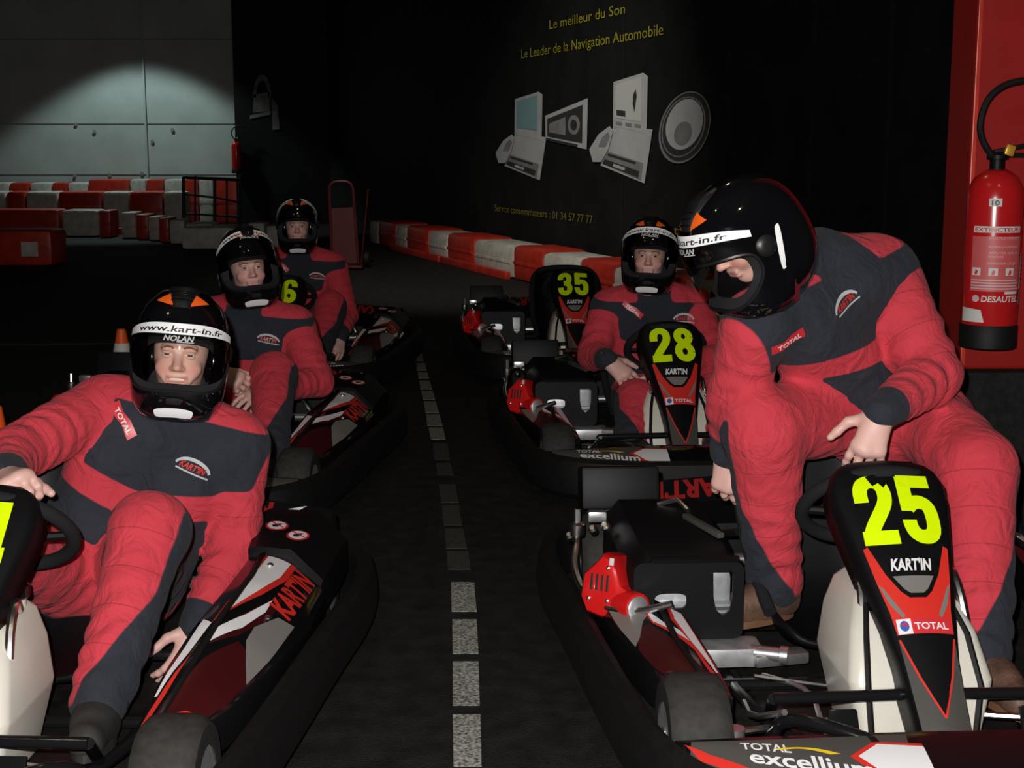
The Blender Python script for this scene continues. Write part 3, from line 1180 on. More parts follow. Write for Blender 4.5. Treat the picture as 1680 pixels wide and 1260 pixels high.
def build_kart():
    t = empty('racing_kart')
    B = lambda mb, n, m, p=t, **kw: mb.build(n, m, p, **kw)
    # rubber bumper all round
    half = [(0, -.985), (.22, -.98), (.40, -.945), (.53, -.86), (.605, -.70), (.635, -.45), (.66, -.15), (.685, .2), (.72, .55), (.705, .80), (.63, .93), (.46, .985), (.22, 1.0), (0, 1.0)]
    loop = half + [(-x, y) for x, y in reversed(half[1:-1])]
    rings = []
    n = len(loop)
    P = [Vector((x, y, 0)) for x, y in loop]
    for _ in range(2):
        P = [q for i in range(len(P)) for q in (P[i] * .75 + P[(i + 1) % len(P)] * .25, P[i] * .25 + P[(i + 1) % len(P)] * .75)]
    sec = [(-.035, .05), (-.038, .15), (-.03, .185), (-.01, .198), (.012, .185), (.022, .15), (.028, .10), (.022, .065), (.0, .045)]
    V, F = [], []
    m = len(P)
    for i in range(m):
        tg = (P[(i + 1) % m] - P[i - 1]).normalized()
        nn = Vector((tg.y, -tg.x, 0))
        for d, z in sec:
            V.append(P[i] + nn * d + Vector((0, 0, z)))
    ns = len(sec)
    for i in range(m):
        j = (i + 1) % m
        for k in range(ns):
            F.append((i * ns + k, i * ns + (k + 1) % ns, j * ns + (k + 1) % ns, j * ns + k))
    B(MB().add(V, F), 'rubber_bumper', 'black_rubber')
    for x, y in ((.665, -.1), (-.665, -.1), (.67, .45), (-.67, .45), (.60, -.62), (-.60, -.62)):
        B(MB().lathe([(.012, 0), (.012, .006), (.006, .010)], (x + (.012 if x > 0 else -.012), y, .125), (1 if x > 0 else -1, 0, 0), 10), 'bumper_bolt', 'steel')
    # frame and floor
    B(MB().box((0, -.33, .042), (.56, .98, .008)), 'floor_tray', 'tray', smooth=False)
    for s in (-1, 1):
        B(MB().tube([(s * .17, -.80, .075), (s * .20, -.55, .07), (s * .33, -.25, .065), (s * .34, .35, .07), (s * .31, .85, .10)], .016, 10, smooth=2), 'frame_rail', 'black_tube')
    for y, w, z in ((-.72, .20, .085), (-.12, .36, .07), (.30, .36, .07), (.80, .34, .10)):
        B(MB().tube([(-w, y, z), (w, y, z)], .015, 10), 'cross_member', 'black_tube')
    B(MB().tube([(-.43, -.60, .13), (.43, -.60, .13)], .0135, 10), 'front_beam', 'steel')
    B(MB().tube([(-.33, -.53, .20), (.0, -.53, .205), (.33, -.53, .20)], .0125, 12), 'front_bar', 'black_tube')
    B(MB().tube([(-.34, -.56, .13), (-.33, -.62, .20), (-.24, -.70, .205), (-.10, -.76, .165), (.10, -.76, .165), (.24, -.70, .205), (.33, -.62, .20), (.34, -.56, .13)], .014, 12, smooth=2), 'nose_hoop', 'black_tube')
    for s in (-1, 1):
        B(MB().tube([(s * .33, -.53, .20), (s * .31, -.42, .12), (s * .28, -.32, .07)], .013, 8, smooth=1), 'bar_stay', 'black_tube')
        B(MB().tube([(s * .43, -.56, .14), (s * .10, -.46, .13), (s * .02, -.42, .15)], .008, 8), 'tie_rod', 'chrome')
        B(MB().lathe([(.02, -.03), (.02, .03)], (s * .42, -.58, .13), (0, 0, 1), 12), 'kingpin', 'steel')
        # pedal
        pd = B(MB().box((s * .20, -.60, .15), (.06, .012, .10), (R(-30), 0, 0), .004), 'pedal', 'black_tube')
        B(MB().tube([(s * .20, -.57, .05), (s * .20, -.60, .13)], .007, 8), 'pedal_arm', 'black_tube', pd)
    B(MB().tube([(0, -.10, .47), (0, -.20, .385)], .011, 10), 'steering_column', 'steel')
    # steering wheel
    c, th = Vector((0, -.08, .492)), R(45)
    ax = Vector((0, math.sin(th), math.cos(th)))
    e1, e2 = Vector((1, 0, 0)), ax.cross(Vector((1, 0, 0)))
    ring = [c + (e1 * math.cos(w) * .162 + e2 * math.sin(w) * .15) for w in (2 * math.pi * k / 40 for k in range(40))]
    sw = B(MB().tube(ring, .0165, 12, close=True), 'steering_wheel', 'black_foam')
    for a in (5, 175, 270):
        q = c + (e1 * math.cos(R(a)) * .155 + e2 * math.sin(R(a)) * .145)
        B(MB().tube([c - ax * .02, q], [.013, .010], 8), 'spoke', 'black_plastic', sw)
    B(MB().lathe([(.04, -.035), (.045, -.02), (.04, 0.0), (.02, .005)], c - ax * .01, ax, 20), 'hub', 'black_plastic', sw)
    # fuel tank
    rings = []
    for z, hx, hy, cy, r in ((.055, .115, .12, -.37, .03), (.07, .130, .135, -.37, .035), (.20, .154, .150, -.345, .03), (.212, .156, .150, -.342, .03), (.30, .138, .130, -.30, .03), (.355, .112, .105, -.26, .03), (.375, .090, .085, -.25, .03), (.382, .06, .06, -.245, .02)):
        rings.append([Vector((x, y + cy, z)) for x, y in rrect(hx, hy, r, 4)])
    tk = B(MB().loft(rings), 'fuel_tank', 'tank_plastic', angle=28)
    B(MB().lathe([(.032, 0), (.036, .004), (.036, .026), (.03, .03)], (.075, -.21, .385), (0, 0, 1), 20), 'filler_cap', 'black_gloss', tk)
    B(MB().lathe([(.026, -.04), (.026, 0.0)], (.075, -.21, .387), (0, 0, 1), 16), 'filler_neck', 'tank_plastic', tk)
    for x in (-.085, .105):
        B(MB().tube([(x, -.26, .375), (x * 1.1, -.30, .41), (x * 1.15, -.35, .37), (x * 1.2, -.38, .31)], .010, 8, smooth=1), 'breather', 'chrome', tk)
    for x in (-.11, .11):
        B(MB().tube([(x, -.508, .08), (x * 1.1, -.498, .205), (x, -.434, .298), (x * .85, -.368, .348)], .007, 6), 'tank_strap', 'black_rubber', tk)
    # number panel
    us = [-1.0, -.97, -.9, -.7, -.4, 0, .4, .7, .9, .97, 1.0]
    vs2 = [0, .02, .06, .15, .3, .45, .6, .70, .80, .84, .87, .90, .92, .94, .955, .97, .98, .99, 1.0]
    rows = []
    for v in vs2:
        w = float(np.interp(v, _pv, _pw))
        nb = Vector((0, -0.69, 0.72))
        row = [panel(-w, v) - nb * .06] + [panel(u * w, v) for u in us] + [panel(w, v) - nb * .06]
        rows.append(row)
    mb = MB()
    nu = len(rows[0])
    mb.add([p for r_ in rows for p in r_], [(j * nu + i, j * nu + i + 1, (j + 1) * nu + i + 1, (j + 1) * nu + i) for j in range(len(rows) - 1) for i in range(nu - 1)])
    mb.add([p for p in rows[-1]] + [p - Vector((0, -0.69, 0.72)) * .05 + Vector((0, .02, -.02)) for p in rows[-1]], [(i, i + 1, nu + i + 1, nu + i) for i in range(nu - 1)])
    pn = B(mb, 'number_panel', 'black_plastic', solid=.004, angle=50)
    pf = lambda off: (lambda u, v: panel(u, v, off))
    red_v = [(-.094, .640), (-.084, .648), (-.058, .555), (-.034, .500), (-.018, .480), (.018, .480), (.034, .500), (.058, .555), (.084, .648), (.094, .640), (.080, .53), (.066, .44), (.060, .37), (-.060, .37), (-.066, .44), (-.080, .53)]
    B(MB().poly(red_v, pf(.0014), .012), 'red_graphic', 'red_print', pn)
    for s in (-1, 1):
        B(MB().poly([(s * .078, .525), (s * .070, .515), (s * .036, .425), (s * .042, .418), (s * .062, .46)], pf(.0024), .012), 'grey_flash', 'grey_print', pn)
    B(MB().poly([(-.045, .548), (-.026, .507), (-.014, .494), (.014, .494), (.026, .507), (.045, .548)], pf(.002), .03), 'grey_pocket', 'grey_print', pn)
    B(MB().poly([(-.060, .36), (.060, .36), (.056, .27), (.05, .10), (.046, .05), (-.046, .05), (-.05, .10), (-.056, .27)], pf(.0012), .04), 'grey_base', 'grey_print_dark', pn)
    B(MB().poly([(-.062, .365), (.062, .365), (.032, .24), (0, .135), (-.032, .24)], pf(.002), .03), 'black_arrow', 'black_plastic', pn)
    for s in (-1, 1):
        mb = MB()
        stroke(mb, [(s * .058, .355), (s * .033, .240), (0, .130)], .0045, pf(.0028))
        B(mb, 'red_line', 'red_print', pn)
    B(text_on(MB(), "KART'IN", pf(.0025), -.045, .566, .092, .038, .035, .25, maxlen=.03), 'lettering', 'white_print', pn)
    B(MB().poly([(-.058, .370), (.058, .370), (.058, .415), (-.058, .415)], pf(.0024), .03), 'fuel_label', 'red_label', pn)
    B(MB().poly([(-.058, .370), (-.028, .370), (-.028, .415), (-.058, .415)], pf(.0034), .03), 'emblem_ground', 'white_print', pn)
    B(MB().poly(ell(-.043, .393, .0095, .016, 16)[:-1], pf(.0042)), 'emblem_blue', 'blue_print', pn)
    B(MB().poly([(-.052, .400), (-.038, .402), (-.035, .392), (-.044, .394)], pf(.0050)), 'emblem_red', 'red_label', pn)
    B(text_on(MB(), 'TOTAL', pf(.0036), -.022, .382, .072, .021, .02), 'lettering', 'white_print', pn)
    B(MB().lathe([(.013, 0), (.013, .004), (.008, .008)], panel(0.006, .045), (0, -.69, .72), 16), 'panel_bolt', 'chrome', pn)
    # seat
    path = [(-.02, .135), (.03, .112), (.12, .085), (.25, .085), (.34, .11), (.41, .19), (.455, .30), (.49, .42), (.515, .53), (.522, .555)]
    hw = [.15, .165, .18, .19, .195, .205, .21, .205, .18, .14]
    sd = [.03, .06, .10, .15, .18, .19, .17, .13, .06, .0]
    seat = MB()
    us2 = np.linspace(-1, 1, 15)
    V = []
    for i, (y, z) in enumerate(path):
        y0, z0_ = path[max(i - 1, 0)]
        y1, z1 = path[min(i + 1, len(path) - 1)]
        tg = Vector((0, y1 - y0, z1 - z0_)).normalized()
        nn = Vector((0, -tg.z, tg.y))
        for u in us2:
            x = hw[i] * math.copysign(min(1, abs(u) ** .8 * 1.02), u)
            V.append(Vector((x, y, z)) + nn * sd[i] * abs(u) ** 4)
    k = len(us2)
    seat.add(V, [(j * k + i, j * k + i + 1, (j + 1) * k + i + 1, (j + 1) * k + i) for j in range(len(path) - 1) for i in range(k - 1)])
    B(seat, 'seat', 'black_plastic', solid=.014, angle=60)
    B(MB().tube([(-.20, .05, .19), (-.215, .16, .25), (-.225, .26, .34), (-.22, .38, .46), (-.20, .47, .53), (-.13, .52, .57), (.13, .52, .57), (.20, .47, .53), (.22, .38, .46), (.225, .26, .34), (.215, .16, .25), (.20, .05, .19)], .017, 10, smooth=2), 'seat_rim', 'black_foam')
    for s in (-1, 1):
        B(MB().tube([(s * .21, .40, .30), (s * .30, .55, .25), (s * .31, .78, .12)], .011, 8), 'seat_stay', 'chrome')
    # wheels
    def wheel(x, y, r, w):
        pr = [(r * .55, -w / 2), (r * .86, -w / 2), (r * .96, -w / 2 + .012), (r, -w / 2 + .03), (r, w / 2 - .03), (r * .96, w / 2 - .012), (r * .86, w / 2), (r * .55, w / 2)]
        ty = B(MB().lathe(pr, (x, y, r), (1, 0, 0), 32, closed=True), 'wheel', 'tyre_rubber')
        B(MB().lathe([(r * .56, -w / 2 + .004), (r * .52, -w / 2 + .012), (r * .46, -w * .25), (r * .2, -w * .22), (r * .2, w * .22), (r * .46, w * .25), (r * .52, w / 2 - .012), (r * .56, w / 2 - .004)], (x, y, r), (1, 0, 0), 24), 'rim', 'aluminium', ty)
        B(MB().lathe([(.02, -w / 2 + .0), (.028, -w / 2 + .02), (.028, w / 2 - .02), (.02, w / 2)], (x, y, r), (1, 0, 0), 14), 'wheel_hub', 'steel', ty)
    for s in (-1, 1):
        wheel(s * .50, -.545, .130, .125)
        wheel(s * .52, .68, .140, .19)
    B(MB().tube([(-.52, .68, .14), (.52, .68, .14)], .018, 12), 'rear_axle', 'steel')
    # side pods (the one beside the engine is cut off along the guard rail)
    for s in (-1, 1):
        mir = lambda p, s=s: Vector((s * p.x, p.y, p.z))
        smax = (lambda t: 1.0) if s > 0 else (lambda t: .50 + .30 * t)
        ss, tt = np.linspace(0, 1, 13), [0, .15, .35, .55, .75, .9, 1.0]
        V = []
        for a in ss:
            g = lambda b: pod(a * smax(b), b, 0, s < 0)
            row = [g(0) + Vector((.0, 0, -.09))] + [g(b) for b in tt] + [g(1) + Vector((.012, 0, -.03)), g(1) + Vector((.01, 0, -.08))]
            V += [mir(p) for p in row]
        k = len(tt) + 3
        mb = MB().add(V, [(j * k + i, j * k + i + 1, (j + 1) * k + i + 1, (j + 1) * k + i) for j in range(12) for i in range(k - 1)])
        mb.f.append(tuple(range(k)))
        mb.f.append(tuple(12 * k + i for i in range(k)))
        pd = B(mb, 'side_pod', 'black_gloss', angle=40)
        pf2 = lambda off, mir=mir, s=s: (lambda a, b: mir(pod(a, b, off, s < 0)))
        D = lambda n_, m_, pts, off: B(MB().poly(pts, pf2(off), .06), n_, m_, pd)
        D('dark_red_field', 'red_print_dark', [(.02, .98), (.30, .98), (.40, .80), (.42, .62), (.30, .42), (.10, .30), (.02, .30)], .0009)
        D('red_field', 'red_print', [(.01, .97), (.12, .97), (.10, .72), (.04, .45), (.01, .40)], .0018)
        D('white_dart', 'white_print', [(.48, .06), (.46, .20), (.30, .18), (.12, .10), (.12, .05), (.30, .07)], .0017)
        D('red_edge', 'red_print', [(.30, .22), (.12, .14), (.0, .06), (.0, .20), (.12, .24)], .0012)
        if s > 0:
            D('grey_field', 'grey_print', [(.66, .985), (.64, .80), (.52, .66), (.44, .68), (.36, .84), (.30, .985)], .001)
            D('red_edge', 'red_print', [(.998, .22), (.998, .66), (.86, .64), (.70, .50), (.50, .22), (.46, .20), (.60, .18)], .001)
            D('white_flash', 'white_print', [(.996, .26), (.996, .58), (.86, .56), (.70, .42), (.50, .22), (.62, .22)], .002)
            D('red_edge', 'red_print_dark', [(.72, .66), (.74, .72), (.60, .74), (.44, .58), (.34, .30), (.38, .26)], .0011)
            D('white_flash', 'white_print', [(.70, .64), (.62, .66), (.48, .56), (.36, .32), (.42, .28), (.56, .50)], .002)
            mb = MB()
            text_on(mb, "KART'IN", lambda u, v: mir(pod(.66 + u * .32, .66 - .03 * (1 - u) + (1 - v) * .27, .003)), 0, 0, 1, 1, .04, .1, maxlen=.1)
            B(mb, 'lettering', 'red_print', pd)
            st = [(.998, .16), (.80, .22), (.50, .26), (.25, .34), (.02, .46)]
            bolts = ((.92, .36), (.60, .72))
        else:
            D('grey_field', 'grey_print', [(.76, .985), (.60, .50), (.50, .46), (.44, .66), (.36, .84), (.32, .985)], .001)
            D('red_edge', 'red_print', [(.505, .03), (.535, .20), (.44, .26), (.36, .22), (.40, .44), (.54, .56), (.42, .56), (.30, .30), (.16, .12), (.16, .03)], .0012)
            D('white_flash', 'white_print', [(.500, .04), (.530, .16), (.42, .20), (.26, .10), (.18, .06), (.30, .05)], .002)
            D('white_flash', 'white_print', [(.52, .53), (.43, .54), (.34, .30), (.30, .20), (.37, .24), (.42, .40)], .002)
            st = [(.54, .30), (.46, .32), (.30, .40), (.02, .56)]
            bolts = ((.56, .80), (.14, .9))
        mb = MB()
        stroke(mb, st, .075, pf2(.009))
        mb.build('strap', 'black_rubber', pd, solid=.006)
        B(MB().tube([mir(pod(.0, q, -.005, s < 0)) for q in (.2, .6, 1.0)], .008, 8), 'pod_edge_bar', 'black_tube', pd)
        for a, b in bolts:
            B(MB().lathe([(.009, 0), (.009, .003), (.005, .006)], mir(pod(a, b, .002, s < 0)), (0, 0, 1), 10), 'pod_bolt', 'chrome', pd)
    # black cover with the two warning stickers (driver's left, behind the pod)
    cov = MB()
    rings = []
    for y, z, x0, x1 in ((.365, .312, .455, .635), (.375, .325, .45, .64), (.62, .345, .43, .65), (.74, .33, .42, .65), (.78, .26, .42, .64)):
        rings.append([Vector((x0, y, .16)), Vector((x0, y, z)), Vector((x0 + .02, y, z + .008)), Vector((x1 - .08, y, z)), Vector((x1, y, z - .08)), Vector((x1, y, .16))])
    cv = B(cov.loft(rings), 'pod_cover', 'black_plastic', angle=25)
    for cx, cy in ((.495, .53), (.560, .475)):
        zt = lambda y: float(np.interp(y, [.375, .62, .74], [.333, .353, .338]))
        g = lambda off, cx=cx, cy=cy: (lambda u, v: Vector((cx + u, cy + v, zt(cy + v) - (max(0, cx + u - .47)) * .10 + off)))
        st = B(MB().poly(ell(0, 0, .030, .036, 20)[:-1], g(.002)), 'warning_sticker', 'red_label', cv)
        B(MB().poly(ell(0, 0, .024, .029, 20)[:-1], g(.0032)), 'sticker_ground', 'white_print', cv)
        B(MB().poly([(-.013, -.004), (.0, .010), (.014, .013), (.010, .002), (.004, -.014), (-.008, -.016)], g(.0044)), 'sticker_figure', 'black_print', cv)
        mb = MB()
        stroke(mb, [(-.02, .018), (.02, -.018)], .005, g(.0056))
        B(mb, 'sticker_bar', 'red_label', cv)
    # front fairing
    aa, bb = np.linspace(-.56, .56, 23), [0, .1, .3, .5, .7, .85, .95, 1.0]
    V = []
    for a in aa:
        row = [fairing(a, 0) + Vector((0, .01, -.05))] + [fairing(a, b) for b in bb] + [fairing(a, 1) + Vector((0, -.006, -.02)), fairing(a, 1) + Vector((0, .0, -.06))]
        V += row
    k = len(bb) + 3
    fr = B(MB().add(V, [(j * k + i, j * k + i + 1, (j + 1) * k + i + 1, (j + 1) * k + i) for j in range(22) for i in range(k - 1)]), 'front_fairing', 'black_gloss', solid=.004, angle=40)
    ff = lambda off: (lambda a, b: fairing(a, b, off))
    for s in (-1, 1):
        m2 = lambda pts: [(s * a, b) for a, b in pts]
        B(MB().poly(m2([(.12, .05), (.53, .10), (.54, .6), (.40, .90), (.14, .80)]), ff(.001), .05), 'grey_field', 'grey_print_dark', fr)
        B(MB().poly(m2([(.545, .20), (.50, .42), (.36, .78), (.16, .93), (.16, .97), (.38, .86), (.52, .56)]), ff(.002), .05), 'red_line', 'red_print', fr)
        B(MB().poly(m2([(.10, .20), (.19, .16), (.245, .36), (.20, .62), (.10, .82)]), ff(.002), .05), 'red_edge', 'red_print', fr)
        B(MB().poly(m2([(.10, .24), (.185, .20), (.23, .36), (.19, .58), (.10, .76)]), ff(.0028), .05), 'white_flash', 'white_print', fr)
        mb = MB()
        stroke(mb, m2([(.19, .10), (.13, .85)]), .015, ff(.005))
        B(mb, 'strap', 'black_rubber', fr)
        B(MB().poly(m2([(.22, .88), (.42, .68), (.38, .86), (.24, .96)]), ff(.0025), .05), 'white_flash', 'white_print', fr)
        x0 = -.50 if s < 0 else .215
        sl = .10 * -s
        tl = lambda off, s=s: (lambda u, v: fairing(u, v + (.30 - abs(u)) * 0.55 + .10, off))
        B(text_on(MB(), 'TOTAL', tl(.003), -.440 if s < 0 else .29, .26, .09, -.13, .02, maxlen=.05), 'lettering', 'white_print', fr)
        B(text_on(MB(), 'excellium', tl(.003), -.430 if s < 0 else .20, .47, .22, -.20, .02, maxlen=.05), 'lettering', 'white_print', fr)
        mb = MB()
        stroke(mb, [((-.375 if s < 0 else .25) + .013 * i, .23 - .05 * math.sin(i / 8 * math.pi) + .1 + (.30 - abs((-.375 if s < 0 else .25) + .013 * i)) * .55) for i in range(9)], .022, ff(.004))
        B(mb, 'yellow_swoosh', 'yellow_print', fr)
    # rear guard
    rg = MB()
    rings = []
    for x in np.linspace(-.6, .6, 13):
        k = (abs(x) / .6)
        y0 = .90 - .10 * k ** 3
        rings.append([Vector((x, y0, .19)), Vector((x, y0 - .055, .285 - .03 * k)), Vector((x, y0 + .015, .345 - .03 * k)), Vector((x, y0 + .05, .325 - .03 * k)), Vector((x, y0 + .07, .26)), Vector((x, y0 + .07, .19))])
    rgo = B(rg.loft(rings), 'rear_guard', 'black_gloss')
    gy = lambda x: .90 - .10 * (abs(x) / .6) ** 3
    for s in (-1, 1):
        sl = lambda x, w, off=.002: Vector((x, gy(x) - .055 + .07 * w - off * .65, .285 - .03 * (abs(x) / .6) + .06 * w + off * .75))
        B(text_on(MB(), "KART'IN", lambda u, v, s=s: sl(s * .27 - u, .88 - .72 * v), -.15, 0, .30, 1, .04, .1, maxlen=.08), 'lettering', 'red_print_dim', rgo)
        B(MB().poly([(s * .43, .06), (s * .53, .06), (s * .47, .5), (s * .52, .95), (s * .43, .6)], lambda u, v: sl(u, v), .05), 'white_flash', 'white_print', rgo)
    # ---------------- engine, on the driver's right (x<0)
    en = B(MB().box((-.42, .26, .195), (.25, .40, .20), bev=.02), 'engine_block', 'aluminium')
    for k in range(7):
        B(MB().box((-.42, .045, .12 + .016 * k), (.24, .03, .007)), 'cooling_fin', 'aluminium', en, smooth=False)
    B(MB().box((-.36, -.02, .115), (.24, .10, .05), bev=.012), 'engine_foot', 'aluminium', en)
    B(MB().lathe([(.018, 0), (.018, .07), (.023, .072), (.023, .09)], (-.27, -.05, .125), (1, -.4, .0), 14), 'drain_plug', 'steel', en)
    B(MB().lathe([(.013, 0), (.019, .008), (.019, .02), (.01, .026)], (-.41, -.085, .10), (-.2, -1, .2), 12), 'bolt_head', 'white_label', en)
    # shroud: front plate with two openings, top and side skins
    def sh(u, v, h):
        return Vector((-.58 + u, .005 + h + (v - .10) * .10, v))
    cu = bpy.data.curves.new('c', 'CURVE')
    cu.dimensions = '2D'
    cu.fill_mode = 'BOTH'
    cu.extrude = .004
    for pts in (rrect(.135, .098, .025), [(x * .040 - .045, y * .021 + .0) for x, y in [(1.0 * math.cos(w) ** 1 if False else math.copysign(abs(math.cos(w)) ** .6, math.cos(w)), math.copysign(abs(math.sin(w)) ** .6, math.sin(w))) for w in (2 * math.pi * k / 24 for k in range(24))]],
                [(.058, .072), (.108, .072), (.108, .01), (.102, -.025), (.085, -.040), (.068, -.025), (.060, .01)]):
        sp = cu.splines.new('POLY')
        sp.points.add(len(pts) - 1)
        for i, (x, y) in enumerate(pts):
            sp.points[i].co = (x, y, 0, 1)
        sp.use_cyclic_u = True
    co = bpy.data.objects.new('c', cu)
    COL.objects.link(co)
    dg = bpy.context.evaluated_depsgraph_get()
    me = bpy.data.meshes.new_from_object(co.evaluated_get(dg))
    V = [Vector((-.415 + v.co.x, .0 + v.co.z, .240 + v.co.y)) for v in me.vertices]
    F = [tuple(p.vertices) for p in me.polygons]
    bpy.data.objects.remove(co)
    bpy.data.curves.remove(cu)
    bpy.data.meshes.remove(me)
    sr = B(MB().add(V, F), 'engine_shroud', 'black_plastic', smooth=False)
    rings = []
    for y, z0_, x0, x1, zt in ((.0, .15, -.55, -.28, .325), (.06, .15, -.56, -.275, .352), (.30, .15, -.57, -.27, .375), (.46, .15, -.57, -.275, .380), (.52, .17, -.56, -.29, .35)):
        rings.append([Vector((x0, y, z0_)), Vector((x0, y, zt - .05)), Vector((x0 + .04, y, zt)), Vector((x1 - .04, y, zt)), Vector((x1, y, zt - .05)), Vector((x1, y, z0_))])
    nr = 6
    mb = MB().add([p for r_ in rings for p in r_], [(i * nr + k, i * nr + k + 1, (i + 1) * nr + k + 1, (i + 1) * nr + k) for i in range(4) for k in range(5)] + [tuple(4 * nr + k for k in range(6))])
    B(mb, 'shroud_skin', 'black_plastic', sr, solid=.004, angle=25)
    B(MB().box((-.40, .006, .338), (.22, .02, .02), (R(25), 0, 0), .006), 'shroud_lip', 'black_plastic', sr)
    B(MB().box((-.345, .20, .374), (.02, .18, .014), (R(3), 0, .35), .004), 'shroud_rib', 'grey_print_dark', sr)
    B(MB().box((-.51, .62, .375), (.22, .12, .12), (R(-12), 0, 0), .010), 'air_box', 'black_plastic', sr)
    B(MB().tube([(-.43, .40, .380), (-.38, .38, .398), (-.36, .33, .380)], .007, 8), 'throttle_cable', 'chrome', sr)
    # red recoil-starter housing, facing out and forward
    axr = Vector((-.50, -.84, .20)).normalized()
    rc = Vector((-.600, .045, .262))
    a_ = Vector((0, 0, 1)).cross(axr).normalized()
    b_ = axr.cross(a_)
    mt = Matrix((a_, b_, axr)).transposed()
    out = [(-.075, -.030), (-.055, -.068), (-.010, -.078), (.045, -.070), (.078, -.050), (.075, -.010), (.040, .010), (.022, .050), (.004, .078), (-.022, .084), (-.040, .062), (-.070, .030)]
    fnr = lambda u, v, h: rc + a_ * u + b_ * v + axr * h
    V, F = [], []
    for h_, sc_ in ((-.10, .94), (-.02, 1.0), (.012, .97), (.024, .88), (.028, .70)):
        V += [fnr(u * sc_, v * sc_, h_) for u, v in out]
    no = len(out)
    for i in range(4):
        for k in range(no):
            F.append((i * no + k, i * no + (k + 1) % no, (i + 1) * no + (k + 1) % no, (i + 1) * no + k))
    F.append(tuple(4 * no + k for k in range(no)))
    rs = B(MB().add(V, F), 'starter_housing', 'engine_red', angle=30)
    for k in range(4):
        p = fnr(-.040 + .014 * k, .012, .027)
        B(MB().box(p, (.006, .040, .008), mt.to_euler(), .001), 'vent_slot', 'black_print', rs, smooth=False)
    for u, v in ((-.045, -.030), (.005, -.030), (.0, .05)):
        B(MB().lathe([(.006, 0), (.005, .004), (.0, .006)], fnr(u, v, .027), axr, 10), 'housing_screw', 'chrome', rs)
    B(MB().lathe([(.036, -.06), (.038, 0.02), (.036, .030), (.028, .034)], fnr(.062, -.035, .015), a_ + axr * .6, 20), 'pull_guide', 'engine_red', rs)
    B(MB().lathe([(.028, 0), (.030, .008), (.024, .012)], fnr(.086, -.035, .036), a_ + axr * .6, 20), 'guide_ring', 'aluminium', rs)
    B(MB().box(fnr(.008, .066, .028), (.012, .018, .006), mt.to_euler(), .002), 'maker_tag', 'white_label', rs)
    # guard rail and fittings beside the engine
    B(MB().tube([(-.655, .34, .385), (-.655, .335, .32), (-.66, .30, .29), (-.675, .22, .265), (-.665, .12, .235), (-.62, .02, .215), (-.54, -.06, .235), (-.47, -.09, .262)], .009, 10, smooth=2), 'guard_rail', 'chrome')
    B(MB().lathe([(.018, 0), (.020, .01), (.02, .03), (.012, .036)], (-.655, .335, .315), (0, 0, 1), 12), 'rail_clamp', 'chrome')
    B(MB().box((-.60, .36, .36), (.05, .03, .03), bev=.006), 'coil_bracket', 'steel')
    for q in ((-.60, .42, .30), (-.655, .50, .26), (-.58, .30, .34)):
        B(MB().lathe([(.012, 0), (.012, .02), (.007, .026)], q, (-.3, -.6, .6), 10), 'fitting', 'chrome')
    # cables by the floor
    B(MB().tube([(-.26, -.14, .10), (-.18, -.28, .12), (-.20, -.44, .10), (-.22, -.60, .12)], .006, 6, smooth=2), 'brake_cable', 'steel')
    B(MB().tube([(-.30, -.22, .13), (-.10, -.20, .09), (.05, -.26, .10)], .005, 6, smooth=2), 'throttle_cable', 'chrome')
    B(MB().tube([(-.34, -.30, .10), (-.36, -.46, .13), (-.34, -.66, .225)], .007, 6, smooth=1), 'brace_rod', 'chrome')
    B(MB().box((-.20, -.05, .11), (.14, .05, .03), (0, 0, .2), .008), 'pedal_link', 'steel')
    return t


def copy_tree(o, parent=None):
    c = o.copy()
    COL.objects.link(c)
    c.parent = parent
    for ch in list(o.children):
        if ch.name in PROTO_NAMES:
            copy_tree(ch, c)
    return c


kart0 = build_kart()
PROTO_NAMES = set()


def walk(o):
    PROTO_NAMES.add(o.name)
    for c in o.children:
        walk(c)


walk(kart0)
KARTS = {}
GK = 'racing karts waiting in two rows'
KLIST = [('E', (.845, 3.31), 3, '25', 'black rental kart number 25 with a man climbing into it'),
         ('D', (.65, 6.02), 3, '28', 'black rental kart number 28 with its driver seated'),
         ('F', (.36, 8.72), 2, '35', 'black rental kart number 35 standing empty'),
         ('A', (-1.13, 3.08), -1.5, '24', 'black rental kart under the smiling woman, white fuel tank in front'),
         ('B', (-1.25, 5.55), -3, None, 'black rental kart between the smiling woman and kart 26'),
         ('C', (-1.32, 8.28), -1, '26', 'black rental kart number 26 with its driver leaning out')]
for i, (key, (x, y), rz, num, label) in enumerate(KLIST):
    k = kart0 if i == 0 else copy_tree(kart0)
    KARTS[key] = k
    k.location = (x, y, 0)
    k.rotation_euler = (0, 0, R(rz))
    tag(k, label, 'kart', GK)
for key, (x, y), rz, num, label in KLIST:
    k = KARTS[key]
    if num:
        pn = [c for c in k.children if c.name.startswith('number_panel')][0]
        digits_on(MB(), num, lambda u, v: panel(u, v, .003), -.093, .655, .186, .235).build('race_number', 'neon', pn)
        if num == '25':
            MB().poly([(-.056, .89), (-.035, .897), (-.010, .862), (-.020, .845), (-.030, .862), (-.044, .852)], lambda u, v: panel(u, v, .0042)).build('torn_vinyl', 'black_plastic', pn)


# ------------------------------------------------------------------ helmets (local: forward -y, up z, centre of the head at the origin)
def shell(az, el, off=0.0):
    """az, el in degrees; az>0 towards +x"""
    a, e = R(az), R(el)
    d = Vector((math.sin(a) * math.cos(e), -math.cos(a) * math.cos(e), math.sin(e)))
    return shell_d(d, off)


